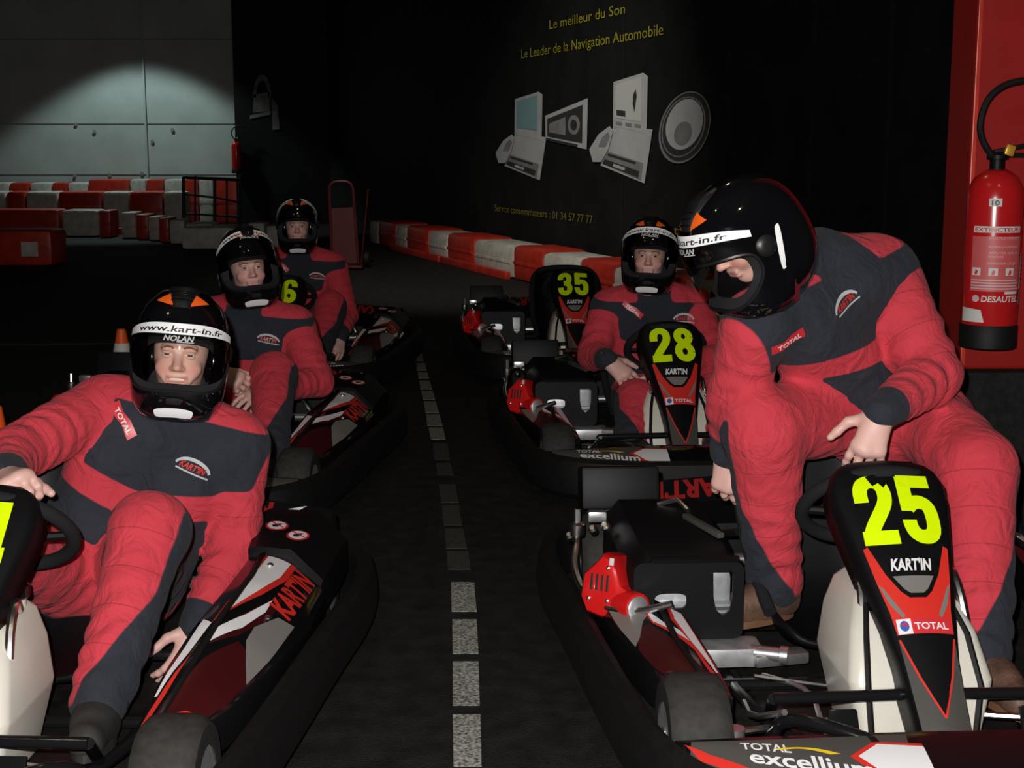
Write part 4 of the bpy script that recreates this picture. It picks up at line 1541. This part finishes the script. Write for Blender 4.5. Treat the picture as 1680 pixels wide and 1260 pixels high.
def shell_d(d, off=0.0):
    ax = .119
    ay = .150 if d.y < 0 else .158
    az_ = .166 if d.z > 0 else .185
    p = 2.35 + (1.1 * min(1, -d.z * 1.6) if d.z < 0 and d.y < 0 else 0)
    r = (abs(d.x / ax) ** p + abs(d.y / ay) ** p + abs(d.z / az_) ** p) ** (-1 / p)
    if d.y < 0:
        el = math.degrees(math.asin(max(-1, min(1, d.z))))
        r *= 1 + .055 * math.exp(-((el + 34) / 17) ** 2) * (-d.y) ** 1.5
        r *= 1 - .02 * math.exp(-((el - 2) / 14) ** 2) * (-d.y)
    q = d * (r + off)
    q.z = max(q.z, -.168)
    return q


OC, OB, OA, ON = -7.5, 22.5, 66.0, 2.8     # face opening: centre elevation, half height, half width, exponent


def opening(k, n, grow=1.0):
    w = 2 * math.pi * k / n
    c, s = math.cos(w), math.sin(w)
    r = (abs(c) ** ON + abs(s) ** ON) ** (-1 / ON)
    return OA * grow * r * c, OC + OB * grow * r * s


def helmet_shell():
    n, rows = 72, 26
    V = []
    for j in range(rows + 1):
        s = j / rows
        for k in range(n):
            az, el = opening(k, n)
            a, e = R(az), R(el)
            d0 = Vector((math.sin(a) * math.cos(e), -math.cos(a) * math.cos(e), math.sin(e)))
            f = Vector((0, 1, 0))
            ang = d0.angle(f)
            axis = d0.cross(f).normalized()
            d = d0.copy()
            d.rotate(Matrix.Rotation(ang * s ** 1.15, 3, axis))
            V.append(shell_d(d))
    F = [(j * n + k, j * n + (k + 1) % n, (j + 1) * n + (k + 1) % n, (j + 1) * n + k) for j in range(rows) for k in range(n)]
    return V, F


def lining_mesh():
    n = 72
    V = []
    for g, sc_ in ((1.0, 1.0), (.99, .985), (.97, .94), (.86, .86), (.82, .80)):
        for k in range(n):
            az, el = opening(k, n, g)
            p = shell(az, el)
            V.append(Vector((p.x * (sc_ if g > .9 else sc_), p.y * sc_, p.z * (.99 if g > .9 else .97))))
    F = [(j * n + k, j * n + (k + 1) % n, (j + 1) * n + (k + 1) % n, (j + 1) * n + k) for j in range(4) for k in range(n)]
    return V, F


_H = {}


def patch(poly, off, maxlen=6):
    return MB().poly(poly, lambda a, e: shell(a, e, off), maxlen)


def rr_poly(a0, a1, e0, e1, r=.5):
    """rounded band in angle space"""
    ha, he = (a1 - a0) / 2, (e1 - e0) / 2
    out = []
    for k in range(28):
        w = 2 * math.pi * k / 28
        c, s = math.cos(w), math.sin(w)
        q = 5.0
        m = (abs(c) ** q + abs(s) ** q) ** (-1 / q)
        out.append(((a0 + a1) / 2 + ha * m * c, (e0 + e1) / 2 + he * m * s))
    return out


def make_helmet(person, pos, yaw, pitch, roll, visor):
    root = empty('helmet')
    root.parent = person
    root.location = pos
    root.rotation_euler = (Matrix.Rotation(R(yaw), 3, 'Z') @ Matrix.Rotation(R(pitch), 3, 'X') @ Matrix.Rotation(R(roll), 3, 'Y')).to_euler()
    root.empty_display_size = .05

    def put(key, fn, name, m, **kw):
        if key not in _H:
            o = fn().build(name, m, root, **kw)
            _H[key] = o.data
        else:
            o = bpy.data.objects.new(name, _H[key])
            link(o, root)
        return o
    put('shell', lambda: MB().add(*helmet_shell()), 'shell', 'helmet_black', angle=60)
    put('lining', lambda: MB().add(*lining_mesh()), 'lining', 'lining')
    put('trim', lambda: MB().tube([shell(*opening(k, 60, 1.01), -.001) for k in range(60)], .0045, 6, close=True), 'opening_trim', 'helmet_matt')
    put('chin', lambda: patch(rr_poly(-20, 20, -52, -43), .0015, 4), 'chin_reflector', 'reflector')
    for s in (-1, 1):
        put('side%d' % s, lambda: patch([(s * (96 + .45 * (e + 9)) + (q - 96 * s) * 1.0, e) for q, e in rr_poly(s * 96 - 4, s * 96 + 4, -30, 13)], .0015, 5), 'side_reflector', 'reflector')
        put('tri%d' % s, lambda: patch([(s * 11, 46), (s * 14, 66), (s * 38, 51)], .0015, 6), 'orange_triangle', 'orange_print')
        put('piv%d' % s, lambda: MB().lathe([(.024, -.006), (.026, .002), (.018, .008), (.008, .009)], shell(s * 82, 2), (s, -.1, 0), 20), 'visor_pivot', 'helmet_matt')
    # top vent
    def vent():
        mb = MB()
        rings = []
        for e in np.linspace(44, 84, 9):
            w = 9 + (e - 44) * .35
            hgt = .013 * math.sin(math.pi * min(1, (e - 42) / 26)) ** .6 if e < 68 else .013 * (84.5 - e) / 16.5
            ring = []
            for k in range(9):
                a = -1 + 2 * k / 8
                ring.append(shell(a * w / max(.25, math.cos(R(e)) * 1.2), e, -.002 + max(hgt, 0) * (1 - a * a) ** .5 + .0))
            rings.append(ring)
        nn = 9
        return mb.add([p for r_ in rings for p in r_], [(j * nn + i, j * nn + i + 1, (j + 1) * nn + i + 1, (j + 1) * nn + i) for j in range(8) for i in range(8)])
    put('vent', vent, 'top_vent', 'helmet_matt')
    for k in range(3):
        put('slat%d' % k, lambda: MB().grid(lambda a, b: shell(a * 9 / math.cos(R(50 + 5 * k)), 49 + 5 * k + 1.5 * b, .0135 - .006 * a * a), [-1, -.5, 0, .5, 1], [0, 1]), 'vent_slat', 'black_gloss')
    put('cvent', lambda: patch(rr_poly(-7, 7, -40, -35), .002, 4), 'chin_vent', 'helmet_matt')
    # visor, swung up about its pivots
    vz = empty('visor')
    vz.parent = root
    vz.empty_display_size = .05
    pv = Vector((0, 0.0, .004))
    rotm = Matrix.Translation(pv) @ Matrix.Rotation(R(-visor), 4, 'X') @ Matrix.Translation(-pv)

    def vput(key, fn, name, m, **kw):
        key = key + '_%d' % visor
        if key not in _H:
            mb = fn()
            mb.v = [tuple(rotm @ Vector(p)) for p in mb.v]
            o = mb.build(name, m, root, **kw)
            _H[key] = o.data
        else:
            o = bpy.data.objects.new(name, _H[key])
            link(o, root)
        return o

    def vsurf(off):
        def f(a, e):
            w = 1 - abs(a) / 82
            b = shell(a, e, 0)
            k = math.radians(a)
            # smooth visor sheet: an ellipse in plan, gently curved in height
            q = Vector((.126 * math.sin(k), -.164 * math.cos(k), 0))
            el = R(e - 4)
            fac = 1 - .22 * el * el
            z = .158 * math.tan(el * .82) * (1 - .10 * (abs(a) / 80) ** 2)
            return Vector((q.x * (1 - .12 * el * el), q.y * fac, z + .004)) + Vector((math.sin(k), -math.cos(k), 0)) * off
        return f
    ye = lambda t, a: (-29 + 67 * t) * (1 - .45 * (abs(a) / 84) ** 3) + 2 * (abs(a) / 84) ** 2
    vput('visor', lambda: MB().grid(lambda a, t: vsurf(0)(a, ye(t, a)), np.linspace(-84, 84, 41), np.linspace(0, 1, 15)), 'visor', 'visor_tint')
    vput('brow', lambda: MB().grid(lambda a, t: vsurf(-.003)(a, ye(.80 + .2 * t, a)), np.linspace(-84, 84, 41), np.linspace(0, 1, 4)), 'visor_brow', 'helmet_black')
    vput('strip', lambda: MB().grid(lambda a, t: vsurf(.0015)(a, ye(.80 + .155 * t, a)), np.linspace(-74, 74, 41), np.linspace(0, 1, 4)), 'visor_strip', 'white_bright')
    vput('url', lambda: text_on(MB(), 'www.kart-in.fr', lambda u, v: vsurf(.003)(-50 + 104 * u, ye(.80 + .155 * (.22 + .62 * v), -50 + 104 * u)), 0, 0, 1, .95, .015, .15, maxlen=.05), 'strip_lettering', 'black_print')
    vput('brand', lambda: text_on(MB(), 'NOLAN', lambda u, v: vsurf(.003)(-16 + 34 * u, ye(.70 + .085 * v, -16 + 34 * u)), 0, 0, 1, .95, .03, .25, maxlen=.1), 'brand_lettering', 'ink_grey')
    vput('bline', lambda: MB().grid(lambda a, t: vsurf(.003)(a, ye(.678 + .012 * t, a)), np.linspace(-1, 18, 5), [0, 1]), 'brand_underline', 'ink_grey')
    bpy.data.objects.remove(vz)
    return root


# ------------------------------------------------------------------ heads and hands (skin)
SKIN = np.array((.70, .42, .36))


def head_prims(smile):
    P = [Ell((0, .01, .035), (.074, .092, .095), .02), Ell((0, -.018, -.03), (.062, .070, .085), .03), Ell((0, -.045, -.095), (.034, .034, .028), .025),
         Ell((-.030, -.062, -.028), (.030, .022, .026), .02), Ell((.030, -.062, -.028), (.030, .022, .026), .02),
         Prim((0, -.083, .018), (0, -.106, -.022), .0085, .0125, .014), Ell((-.011, -.094, -.026), (.009, .010, .008), .008), Ell((.011, -.094, -.026), (.009, .010, .008), .008),
         Prim((-.040, -.074, .038), (-.012, -.084, .036), .008, .008, .015), Prim((.040, -.074, .038), (.012, -.084, .036), .008, .008, .015),
         Ell((-.031, -.091, .018), (.0165, .011, .0095), .008, True), Ell((.031, -.091, .018), (.0165, .011, .0095), .008, True),
         Prim((-.020, -.086, -.056), (.020, -.086, -.056), .007, .007, .008), Prim((-.017, -.084, -.070), (.017, -.084, -.070), .008, .008, .008),
         Prim((0, .02, -.06), (0, .035, -.16), .055, .058, .03)]
    if smile:
        P.append(Ell((0, -.094, -.062), (.030, .014, .0085), .005, True))
        P += [Prim((-.040, -.070, -.045), (-.030, -.074, -.068), .010, .008, .012), Prim((.040, -.070, -.045), (.030, -.074, -.068), .010, .008, .012)]
    return P


def make_head(smile):
    V, F = sdf_mesh(head_prims(smile), .0032)
    V = lap(F, len(V), V, 2)
    c = np.tile(SKIN, (len(V), 1))
    x, y, z = V[:, 0], V[:, 1], V[:, 2]
    cheek = np.exp(-(((np.abs(x) - .04) / .02) ** 2 + ((z + .03) / .022) ** 2)) * (y < -.03)
    c = c * (1 - .25 * cheek[:, None] * np.array((0, 1, 1)))
    nose = np.exp(-((x / .012) ** 2 + ((z + .02) / .018) ** 2)) * (y < -.09)
    c = c * (1 - .2 * nose[:, None] * np.array((0, 1, 1)))
    lip = (np.abs(x) < (.030 if smile else .024)) & (y < -.078) & (np.abs(z + (.063 if not smile else .0635) - 6 * x * x) < (.0105 if smile else .0085))
    c[lip] = (.60, .27, .24)
    brow = (np.abs(np.abs(x) - .030) < .018) & (np.abs(z - .043 + 2 * (np.abs(x) - .028) ** 2 * 10) < .0035) & (y < -.06)
    c[brow] = (.20, .10, .06)
    Fs, Vs, Cs, n = [F], [V], [c], len(V)

    def ball(cn, r, col, sc_=(1, 1, 1), m=12, front=None):
        nonlocal n
        vv, ff = [], []
        for j in range(m + 1):
            for k in range(m):
                a, b = math.pi * j / m, 2 * math.pi * k / m
                # pole along -y
                vv.append((cn[0] + r * sc_[0] * math.sin(a) * math.cos(b), cn[1] - r * sc_[1] * math.cos(a), cn[2] + r * sc_[2] * math.sin(a) * math.sin(b)))
        for j in range(m):
            for k in range(m):
                ff.append((j * m + k, j * m + (k + 1) % m, (j + 1) * m + (k + 1) % m, (j + 1) * m + k))
        cc = np.tile(np.array(col, float), (len(vv), 1))
        if front is not None:
            for j in range(3):
                cc[j * m:(j + 1) * m] = front[min(j, len(front) - 1)]
        Vs.append(np.array(vv))
        Fs.append(np.array(ff) + n)
        Cs.append(cc)
        n += len(vv)
    for s in (-1, 1):
        ball((s * .031, -.0755, .018), .0125, (.72, .68, .64), front=[(.015, .015, .015), (.02, .018, .015), (.10, .07, .05)])
        ball((s * .031, -.0795, .0255 if not smile else .0245), .0135, SKIN * .86, (1.1, .8, .44 if not smile else .46))
        ball((s * .031, -.0785, .0095 if not smile else .0115), .0130, SKIN * .94, (1.1, .8, .36 if not smile else .50))
    if smile:
        ball((0, -.079, -.061), .012, (.80, .76, .68), (2.2, .75, .52))
    return np.concatenate(Vs) * np.array((.92, .97, .78)), np.concatenate(Fs), np.concatenate(Cs)


HEADS = {}
for sm in (False, True):
    HEADS[sm] = make_head(sm)


def make_hand(curl, thumb, spread=1.0):
    """right hand: fingers +x, back of the hand +z, thumb +y; curl = bend of each joint in degrees"""
    P = [Prim((-.018, 0, 0), (.005, 0, 0), .025, .025, .02), Prim((.0, .012, 0), (.085, .022, .004), .018, .015, .02), Prim((.0, 0, 0), (.09, 0.002, .006), .019, .0155, .02),
         Prim((0, -.012, 0), (.082, -.024, .002), .018, .0145, .02)]
    for i, (y, L, r) in enumerate(((.030, .072, .0088), (.010, .080, .0092), (-.011, .073, .0086), (-.031, .057, .0078))):
        p = np.array((.088 - .006 * abs(i - 1.2), y, .004))
        az = R((y / .031) * 7 * spread)
        ang = 0.0
        for j, (f, b) in enumerate(((.45, curl[0]), (.31, curl[1]), (.24, curl[2]))):
            ang += R(b * (1 + .06 * i))
            q = p + L * f * np.array((math.cos(ang) * math.cos(az), math.cos(ang) * math.sin(az), -math.sin(ang)))
            P.append(Prim(p, q, r * (1 - .07 * j), r * (.95 - .07 * j), .006))
            p = q
    p = np.array((.022, .026, -.006))
    d = np.array(thumb, float)
    d /= np.linalg.norm(d)
    q = p + d * .036
    P.append(Prim(p, q, .0145, .0115, .012))
    d2 = d * .8 + np.array((.55, -.15, -.15))
    d2 /= np.linalg.norm(d2)
    w = q + d2 * .032
    P.append(Prim(q, w, .0112, .0098, .006))
    P.append(Prim(w, w + d2 * .020, .0098, .0085, .006))
    V, F = sdf_mesh(P, .0034)
    return lap(F, len(V), V, 1) * 1.08, F


HANDS = {'relaxed': make_hand((18, 22, 16), (.62, .70, -.25)), 'grip': make_hand((48, 62, 40), (.70, .50, -.50), .5), 'drape': make_hand((30, 26, 14), (.45, .85, -.15))}


def place_hand(kind, wrist, dirv, back, left):
    V, F = HANDS[kind]
    X = np.array(dirv, float)
    X /= np.linalg.norm(X)
    Z = np.array(back, float)
    Z -= X * (Z @ X)
    Z /= np.linalg.norm(Z)
    Y = np.cross(Z, X)
    v = V.copy()
    f = F
    if left:
        v[:, 1] *= -1
        f = F[:, ::-1]
    return v[:, :1] * X + v[:, 1:2] * Y + v[:, 2:3] * Z + np.array(wrist), f


# ------------------------------------------------------------------ shoes
def make_shoe():
    P = [Prim((0, .03, .045), (0, -.05, .045), .040, .042, .03), Prim((0, -.05, .04), (.0, -.17, .034), .042, .038, .04), Prim((0, .02, .05), (0, .035, .11), .040, .046, .03),
         Prim((0, -.02, .07), (0, -.10, .055), .036, .034, .03)]
    V, F = sdf_mesh(P, .006)
    V[:, 2] = np.maximum(V[:, 2], .014)
    return V, F


SHOE = make_shoe()


def add_shoe(person, org, pos, rz, rx, m):
    o = np_mesh('shoe', SHOE[0], SHOE[1], [m], person)
    o.location = Vector(pos) - Vector(org)
    o.rotation_euler = (R(rx), 0, R(rz))
    out = [(.043 * math.cos(w) * (1.0 + .08 * math.sin(w)), (-.075 + .138 * math.sin(w))) for w in (2 * math.pi * k / 24 for k in range(24))]
    s = MB().prism(out, lambda a, b, h: Vector((a, b, h)), 0, .018).build('sole', 'sole' if m == 'leather' else 'leather_dark', o)
    for k in range(3):
        MB().tube([(-.026, -.035 - .022 * k, .090 - .010 * k), (0, -.038 - .022 * k, .103 - .010 * k), (.026, -.035 - .022 * k, .090 - .010 * k)], .0032, 6).build('lace', 'black_foam', o)
    return o


# ------------------------------------------------------------------ people
def make_person(label, J, seed, head, hands, shoes, h=.0085, fat=1.0, smile=False, zipgap=False, torso_r=1.0, band=(.50, .075), patches=True, waist_b=.13, emblem=(.62, .82), sponsor=(-.50, .90, -38), seam={'L': .05, 'R': .05}, headoff=(0, -.014, -.016)):
    """J: joints in world coordinates; L = the person's left (x>0 when facing the camera)"""
    A = {k: np.array(v, float) for k, v in J.items()}
    org = np.array(((A['hipL'] + A['hipR']) / 2)[:2].tolist() + [0.0])
    t = empty('person', org)
    for k in A:
        A[k] = A[k] - org
    pel = (A['hipL'] + A['hipR']) / 2
    neck = A['neck']
    U = neck - pel
    Lt = np.linalg.norm(U)
    U = U / Lt
    S = A['shL'] - A['shR']
    X = S - U * (S @ U)
    X = X / np.linalg.norm(X)
    Fw = np.cross(X, U)                         # out of the chest (towards -y when facing the camera)
    if 'front' in A:
        pass
    hw = np.linalg.norm(S) / 2
    f = fat
    ch = (A['shL'] + A['shR']) / 2
    bel = pel + U * Lt * .30
    che = pel + U * Lt * .66
    prims, tags = [], []

    def add(p, tg):
        prims.append(p)
        tags.append(tg)
    T = torso_r
    add(Prim(A['shR'] * .9 + neck * .1, A['shL'] * .9 + neck * .1, .082 * f, .082 * f, .05), ('torso',))
    for s in (-1, 1):
        add(Prim(che + X * s * hw * .48 + Fw * .02, bel + X * s * .085 + Fw * .02, .115 * f * T, .112 * f * T, .06), ('torso',))
        add(Prim(bel + X * s * .07, pel + X * s * .07, .110 * f * T, .118 * f * T, .06), ('torso',))
        add(Prim(ch + X * s * hw * .45 - U * .02, che + X * s * hw * .42 - Fw * .02, .085 * f, .105 * f, .06), ('torso',))
        add(Prim(neck + U * .0 + X * s * .02, A['shL' if s > 0 else 'shR'] * .6 + neck * .4, .062 * f, .064 * f, .05), ('torso',))
    add(Prim(neck - U * .05, neck + (A['head'] - neck) * .42, .080, .074, .02), ('collar',))
    for s, q in ((1, 'L'), (-1, 'R')):
        sh, el, wr = A['sh' + q], A['el' + q], A['wr' + q]
        L1, L2 = np.linalg.norm(el - sh), np.linalg.norm(wr - el)
        ph = seed * 1.7 + s
        add(Prim(sh, el, .080 * f, .066 * f, .03, fold=(.005, .055, .85, .45, ph)), ('arm', sh, el, 0.0, L1, L1 + L2, q))
        add(Prim(el, wr, .066 * f, .043 * f, .02, fold=(.005, .05, .25, .5, ph + 1)), ('arm', el, wr, L1, L2, L1 + L2, q))
        hp, kn, an = A['hip' + q], A['kn' + q], A['an' + q]
        L1, L2 = np.linalg.norm(kn - hp), np.linalg.norm(an - kn)
        add(Prim(hp, kn, .108 * f, .088 * f, .05, fold=(.004, .08, .1, .5, ph + 2)), ('leg', hp, kn, 0.0, L1, L1 + L2, s))
        add(Prim(kn, an, .088 * f, .066 * f, .03, fold=(.004, .07, .9, .5, ph + 3)), ('shin', kn, an, L1, L2, L1 + L2, s))
    V, F = sdf_mesh(prims, h, noise=.0016, seed=seed)
    # seams
    dist = np.stack([p.d(V) for p in prims], 1)
    who = dist.argmin(1)
    navy = np.zeros(len(V))
    quilt = np.full(len(V), .02)
    a = ((V - pel) @ X) / hw
    b = ((V - pel) @ U) / Lt
    g = (V - pel) @ Fw
    bR, bL = ((A['shR'] - pel) @ U) / Lt, ((A['shL'] - pel) @ U) / Lt
    bS = np.clip((1 - a) / 2, -.2, 1.2) * bR + np.clip((1 + a) / 2, -.2, 1.2) * bL
    bc, bt = band
    mid = bc + .09 * np.abs(a) + .6 * (bS - (bR + bL) / 2)
    chest = -(bt - np.abs(b - mid)) * .4                       # >0 outside the red band
    if zipgap:
        chest = np.where(np.abs(a - .02) < .14, np.maximum(chest, .012 * (1 - (np.abs(a - .02) / .14)) + .002), chest)
    waist = (b - waist_b) * .4                                      # <0 = trousers, red
    tor = np.minimum(chest, waist)
    yoke = np.minimum((b - bS - .105) * .4, (np.abs(a) - .36) * .15)     # >0 = red yoke on the shoulder
    tor = np.minimum(tor, -yoke)
    tor = np.minimum(tor, (1.45 - np.abs(a)) * .15)
    for i, tg in enumerate(tags):
        m = who == i
        if not m.any():
            continue
        if tg[0] == 'torso':
            navy[m] = tor[m]
        elif tg[0] == 'collar':
            navy[m] = .02
        elif tg[0] == 'arm':
            tt = seg_t(V[m], tg[1], tg[2]) * tg[4] + tg[3]
            arm = tt - (tg[5] - .055)
            s0 = seam[tg[6]]
            tp = ((V[m] - tg[1]) @ (tg[2] - tg[1])) / np.linalg.norm(tg[2] - tg[1]) + tg[3]
            navy[m] = np.where(tp < s0, np.minimum(tor[m], s0 - tp), np.maximum(arm, -(tp - s0)))
            quilt[m] = np.where(tt < .01, .02, tt)
        else:
            tt = seg_t(V[m], tg[1], tg[2])
            ax = (tg[2] - tg[1]) / np.linalg.norm(tg[2] - tg[1])
            O = X * tg[6]
            if tg[0] == 'shin':
                O = np.array((tg[6] * .9, .55, 0.0))
            else:
                O = np.array((tg[6] * .85, .2, -.55))
            O = O - ax * (O @ ax)
            O /= np.linalg.norm(O)
            rr = V[m] - (tg[1] + tt[:, None] * (tg[2] - tg[1]))
            rr /= np.maximum(np.linalg.norm(rr, axis=1), 1e-6)[:, None]
            c = rr @ O
            th = .55 if tg[0] == 'leg' else .55 - 2.6 * np.clip(tt - .42, 0, 1) ** 1.1
            lg = (c - th) * .05
            navy[m] = np.where((tt * tg[4] < .05) & (b[m] > .10), tor[m], lg) if tg[0] == 'leg' else lg
            quilt[m] = np.where(tt * tg[4] + tg[3] < .01, .02, tt * tg[4] + tg[3])
    navy = lap(F, len(V), navy, 4)
    V = lap(F, len(V), V, 1)
    suit = np_mesh('racing_suit', V, F, ['suit_cloth'], t, {'navy': navy, 'quilt': quilt})
    # chest patches
    tree = None
    if patches:
        from mathutils.bvhtree import BVHTree
        tree = BVHTree.FromPolygons([Vector(v) for v in V], [tuple(q) for q in F])

        def on_chest(ca, cb, rot=0.0):
            o = pel + X * hw * ca + U * Lt * cb

            def fn(u, v, off=.003):
                cr, sr = math.cos(rot), math.sin(rot)
                q = o + X * (u * cr - v * sr) + U * (u * sr + v * cr) + Fw * .20
                hit = tree.ray_cast(Vector(q), Vector(-Fw))
                return (hit[0] + Vector(Fw) * off) if hit[0] else Vector(q - Fw * .28)
            return fn
        p1 = on_chest(*emblem, R(-4))
        arc = ell(0, -.012, .048, .030, 12, 170, 15) + list(reversed(ell(0, -.014, .043, .023, 12, 170, 15)))
        pt = MB().poly(arc, lambda u, v: p1(u, v, .003), .02).build('breast_emblem', 'ink_grey', suit)
        text_on(MB(), "KART'IN", lambda u, v: p1(u, v, .0035), -.034, -.012, .068, .016, .03, .2, maxlen=.02).build('emblem_lettering', 'red_print', suit)
        MB().poly([(-.04, -.020), (.046, -.020), (.046, -.016), (-.04, -.016)], lambda u, v: p1(u, v, .003), .02).build('emblem_line', 'ink_grey', suit)
        p2 = on_chest(sponsor[0], sponsor[1], R(sponsor[2]))
        MB().poly([(-.05, -.010), (-.02, -.014), (.01, -.008), (.05, -.014), (.05, .012), (.01, .016), (-.02, .010), (-.05, .014)], lambda u, v: p2(u, v, .003), .02).build('sponsor_patch', 'red_label', suit)
        text_on(MB(), 'TOTAL', lambda u, v: p2(u, v, .0045), -.036, -.007, .074, .013, .02, maxlen=.02).build('patch_lettering', 'white_print', suit)
    # body: skin figure under the suit, with head and hands
    bp = [Prim(pel, neck, .085, .07, .04), Prim(neck, A['head'], .05, .05, .03), Prim(A['shL'], A['shR'], .05, .05, .03)]
    for q in 'LR':
        bp += [Prim(A['sh' + q], A['el' + q], .045, .038, .03), Prim(A['el' + q], A['wr' + q], .038, .026, .02),
               Prim(A['hip' + q], A['kn' + q], .07, .052, .03), Prim(A['kn' + q], A['an' + q], .052, .036, .03)]
    bv, bf = sdf_mesh(bp, .018)
    Vs, Fs, Cs = [bv], [bf], [np.tile(SKIN, (len(bv), 1))]
    n = len(bv)
    hv, hf, hc = HEADS[smile]
    hp, yaw, pitch, roll, visor = head
    rm = np.array(Matrix.Rotation(R(yaw), 3, 'Z') @ Matrix.Rotation(R(pitch), 3, 'X') @ Matrix.Rotation(R(roll), 3, 'Y'))
    hoff = rm @ np.array(headoff)
    Vs.append(hv @ rm.T + A['head'] + hoff)
    Fs.append(hf + n)
    Cs.append(hc)
    n += len(hv)
    for q, kind, dv, bk in hands:
        v, ff = place_hand(kind, A['wr' + q], dv, bk, q == 'L')
        Vs.append(v)
        Fs.append(ff + n)
        Cs.append(np.tile(SKIN, (len(v), 1)))
        n += len(v)
    np_mesh('body', np.concatenate(Vs), np.concatenate(Fs), ['skin'], t, colors={'skin_col': np.concatenate(Cs)})
    make_helmet(t, A['head'], yaw, pitch, roll, visor)
    for q, pos, rz, rx, m in shoes:
        add_shoe(t, org, pos, rz, rx, m)
    tag(t, label, 'person')
    return t


# the smiling woman in the front kart, leaning over to her left
make_person('smiling person in a red and navy suit with clear visor down, gripping the steering wheel',
            dict(head=(-.845, 3.55, .815), neck=(-.885, 3.60, .645), shL=(-.715, 3.60, .560), shR=(-1.075, 3.60, .660), elL=(-.725, 3.56, .30), wrL=(-.800, 3.40, .135),
                 elR=(-1.20, 3.30, .600), wrR=(-1.135, 3.06, .600), hipL=(-.985, 3.55, .21), hipR=(-1.155, 3.55, .21), knL=(-.835, 3.14, .455), anL=(-.885, 2.86, .16),
                 knR=(-1.21, 3.06, .44), anR=(-1.28, 2.78, .15)),
            1, ((0, 0, 0), 9, -5, 6, 0), [('L', 'relaxed', (-.35, -.30, -.9), (.7, -.7, 0)), ('R', 'grip', (.55, -.75, .1), (0, -.35, .9))],
            [('L', (-.89, 2.86, .07), 8, -10, 'leather_dark'), ('R', (-1.28, 2.78, .07), -10, -10, 'leather_dark')], smile=True, seam={'L': .115, 'R': .0})
# second kart of that row
make_person('person with raised visor looking aside, seated in the kart behind the smiling driver',
            dict(head=(-1.087, 5.75, .855), neck=(-1.10, 5.80, .69), shL=(-.895, 5.80, .60), shR=(-1.29, 5.80, .63), elL=(-.80, 5.66, .395), wrL=(-.95, 5.42, .40),
                 elR=(-1.36, 5.58, .43), wrR=(-1.13, 5.36, .47), hipL=(-1.10, 5.86, .21), hipR=(-1.28, 5.86, .21), knL=(-.93, 5.40, .46), anL=(-.885, 5.02, .22),
                 knR=(-1.22, 5.36, .44), anR=(-1.28, 5.05, .16)),
            2, ((0, 0, 0), 21, -4, -4, 32), [('L', 'relaxed', (-.5, -.6, -.2), (.3, -.4, .8)), ('R', 'grip', (.85, -.45, -.2), (.1, -.8, .5))],
            [('L', (-.885, 5.02, .12), 5, -12, 'leather_dark'), ('R', (-1.28, 5.05, .07), -5, -10, 'leather_dark')], h=.011)
# third
make_person('person seated farthest back behind the number 26 panel, arm hanging over the kart',
            dict(head=(-1.283, 8.42, .885), neck=(-1.27, 8.47, .72), shL=(-1.07, 8.46, .635), shR=(-1.45, 8.47, .66), elL=(-.985, 8.34, .36), wrL=(-1.0, 8.10, .26),
                 elR=(-1.53, 8.28, .46), wrR=(-1.36, 8.05, .48), hipL=(-1.22, 8.58, .21), hipR=(-1.40, 8.58, .21), knL=(-1.06, 8.16, .43), anL=(-1.10, 7.82, .16),
                 knR=(-1.50, 8.14, .42), anR=(-1.52, 7.82, .16)),
            3, ((0, 0, 0), 8, -2, 0, 40), [('L', 'relaxed', (-.1, -.6, -.8), (.6, -.6, .3)), ('R', 'grip', (.7, -.6, 0), (0, -.6, .8))],
            [('L', (-1.10, 7.82, .07), 0, -10, 'leather_dark'), ('R', (-1.52, 7.82, .07), 0, -10, 'leather_dark')], h=.012)
# driver of 28
make_person('person seated in kart 28 with both hands resting on a raised knee',
            dict(head=(.600, 6.12, .878), neck=(.62, 6.19, .715), shL=(.82, 6.22, .635), shR=(.425, 6.20, .635), elL=(.88, 6.02, .43), wrL=(.66, 5.80, .365),
                 elR=(.355, 6.08, .440), wrR=(.405, 5.83, .455), hipL=(.73, 6.30, .21), hipR=(.55, 6.30, .21), knL=(.85, 5.88, .42), anL=(.82, 5.55, .17),
                 knR=(.515, 5.74, .300), anR=(.475, 5.52, .16)),
            4, ((0, 0, 0), -8, -2, 2, 18), [('L', 'relaxed', (-.85, -.35, -.12), (-.1, -.7, .7)), ('R', 'relaxed', (.62, -.30, -.55), (-.1, -.75, .6))],
            [('L', (.82, 5.55, .08), 0, -10, 'leather_dark'), ('R', (.50, 5.50, .08), 12, -10, 'leather_dark')], h=.011)
# man lowering himself into 25
make_person('person bending over to climb into kart 25, leaning on its number panel',
            dict(head=(.565, 3.38, 1.105), neck=(.765, 3.54, 1.055), shL=(.965, 3.62, 1.000), shR=(.590, 3.37, .900), elL=(1.055, 3.46, .765), wrL=(.865, 3.24, .715),
                 elR=(.555, 3.44, .715), wrR=(.550, 3.50, .570), hipL=(1.085, 3.74, .655), hipR=(.935, 3.70, .645), knL=(1.135, 3.34, .555), anL=(1.085, 3.10, .19),
                 knR=(.615, 3.38, .655), anR=(.675, 3.47, .235)),
            5, ((0, 0, 0), -68, 36, -4, 15), [('L', 'drape', (-.30, -.22, -.80), (-.15, -.85, .35)), ('R', 'drape', (.02, -.05, -1), (-.35, -.93, 0))],
            [('R', (.675, 3.47, .135), -62, 0, 'leather'), ('L', (1.09, 3.10, .09), 10, 0, 'leather')], zipgap=True, fat=1.06, band=(.48, .06), waist_b=.04, emblem=(-.36, .90), sponsor=(-1.2, .97, -10), headoff=(0, .012, .012), seam={'L': .03, 'R': .09})
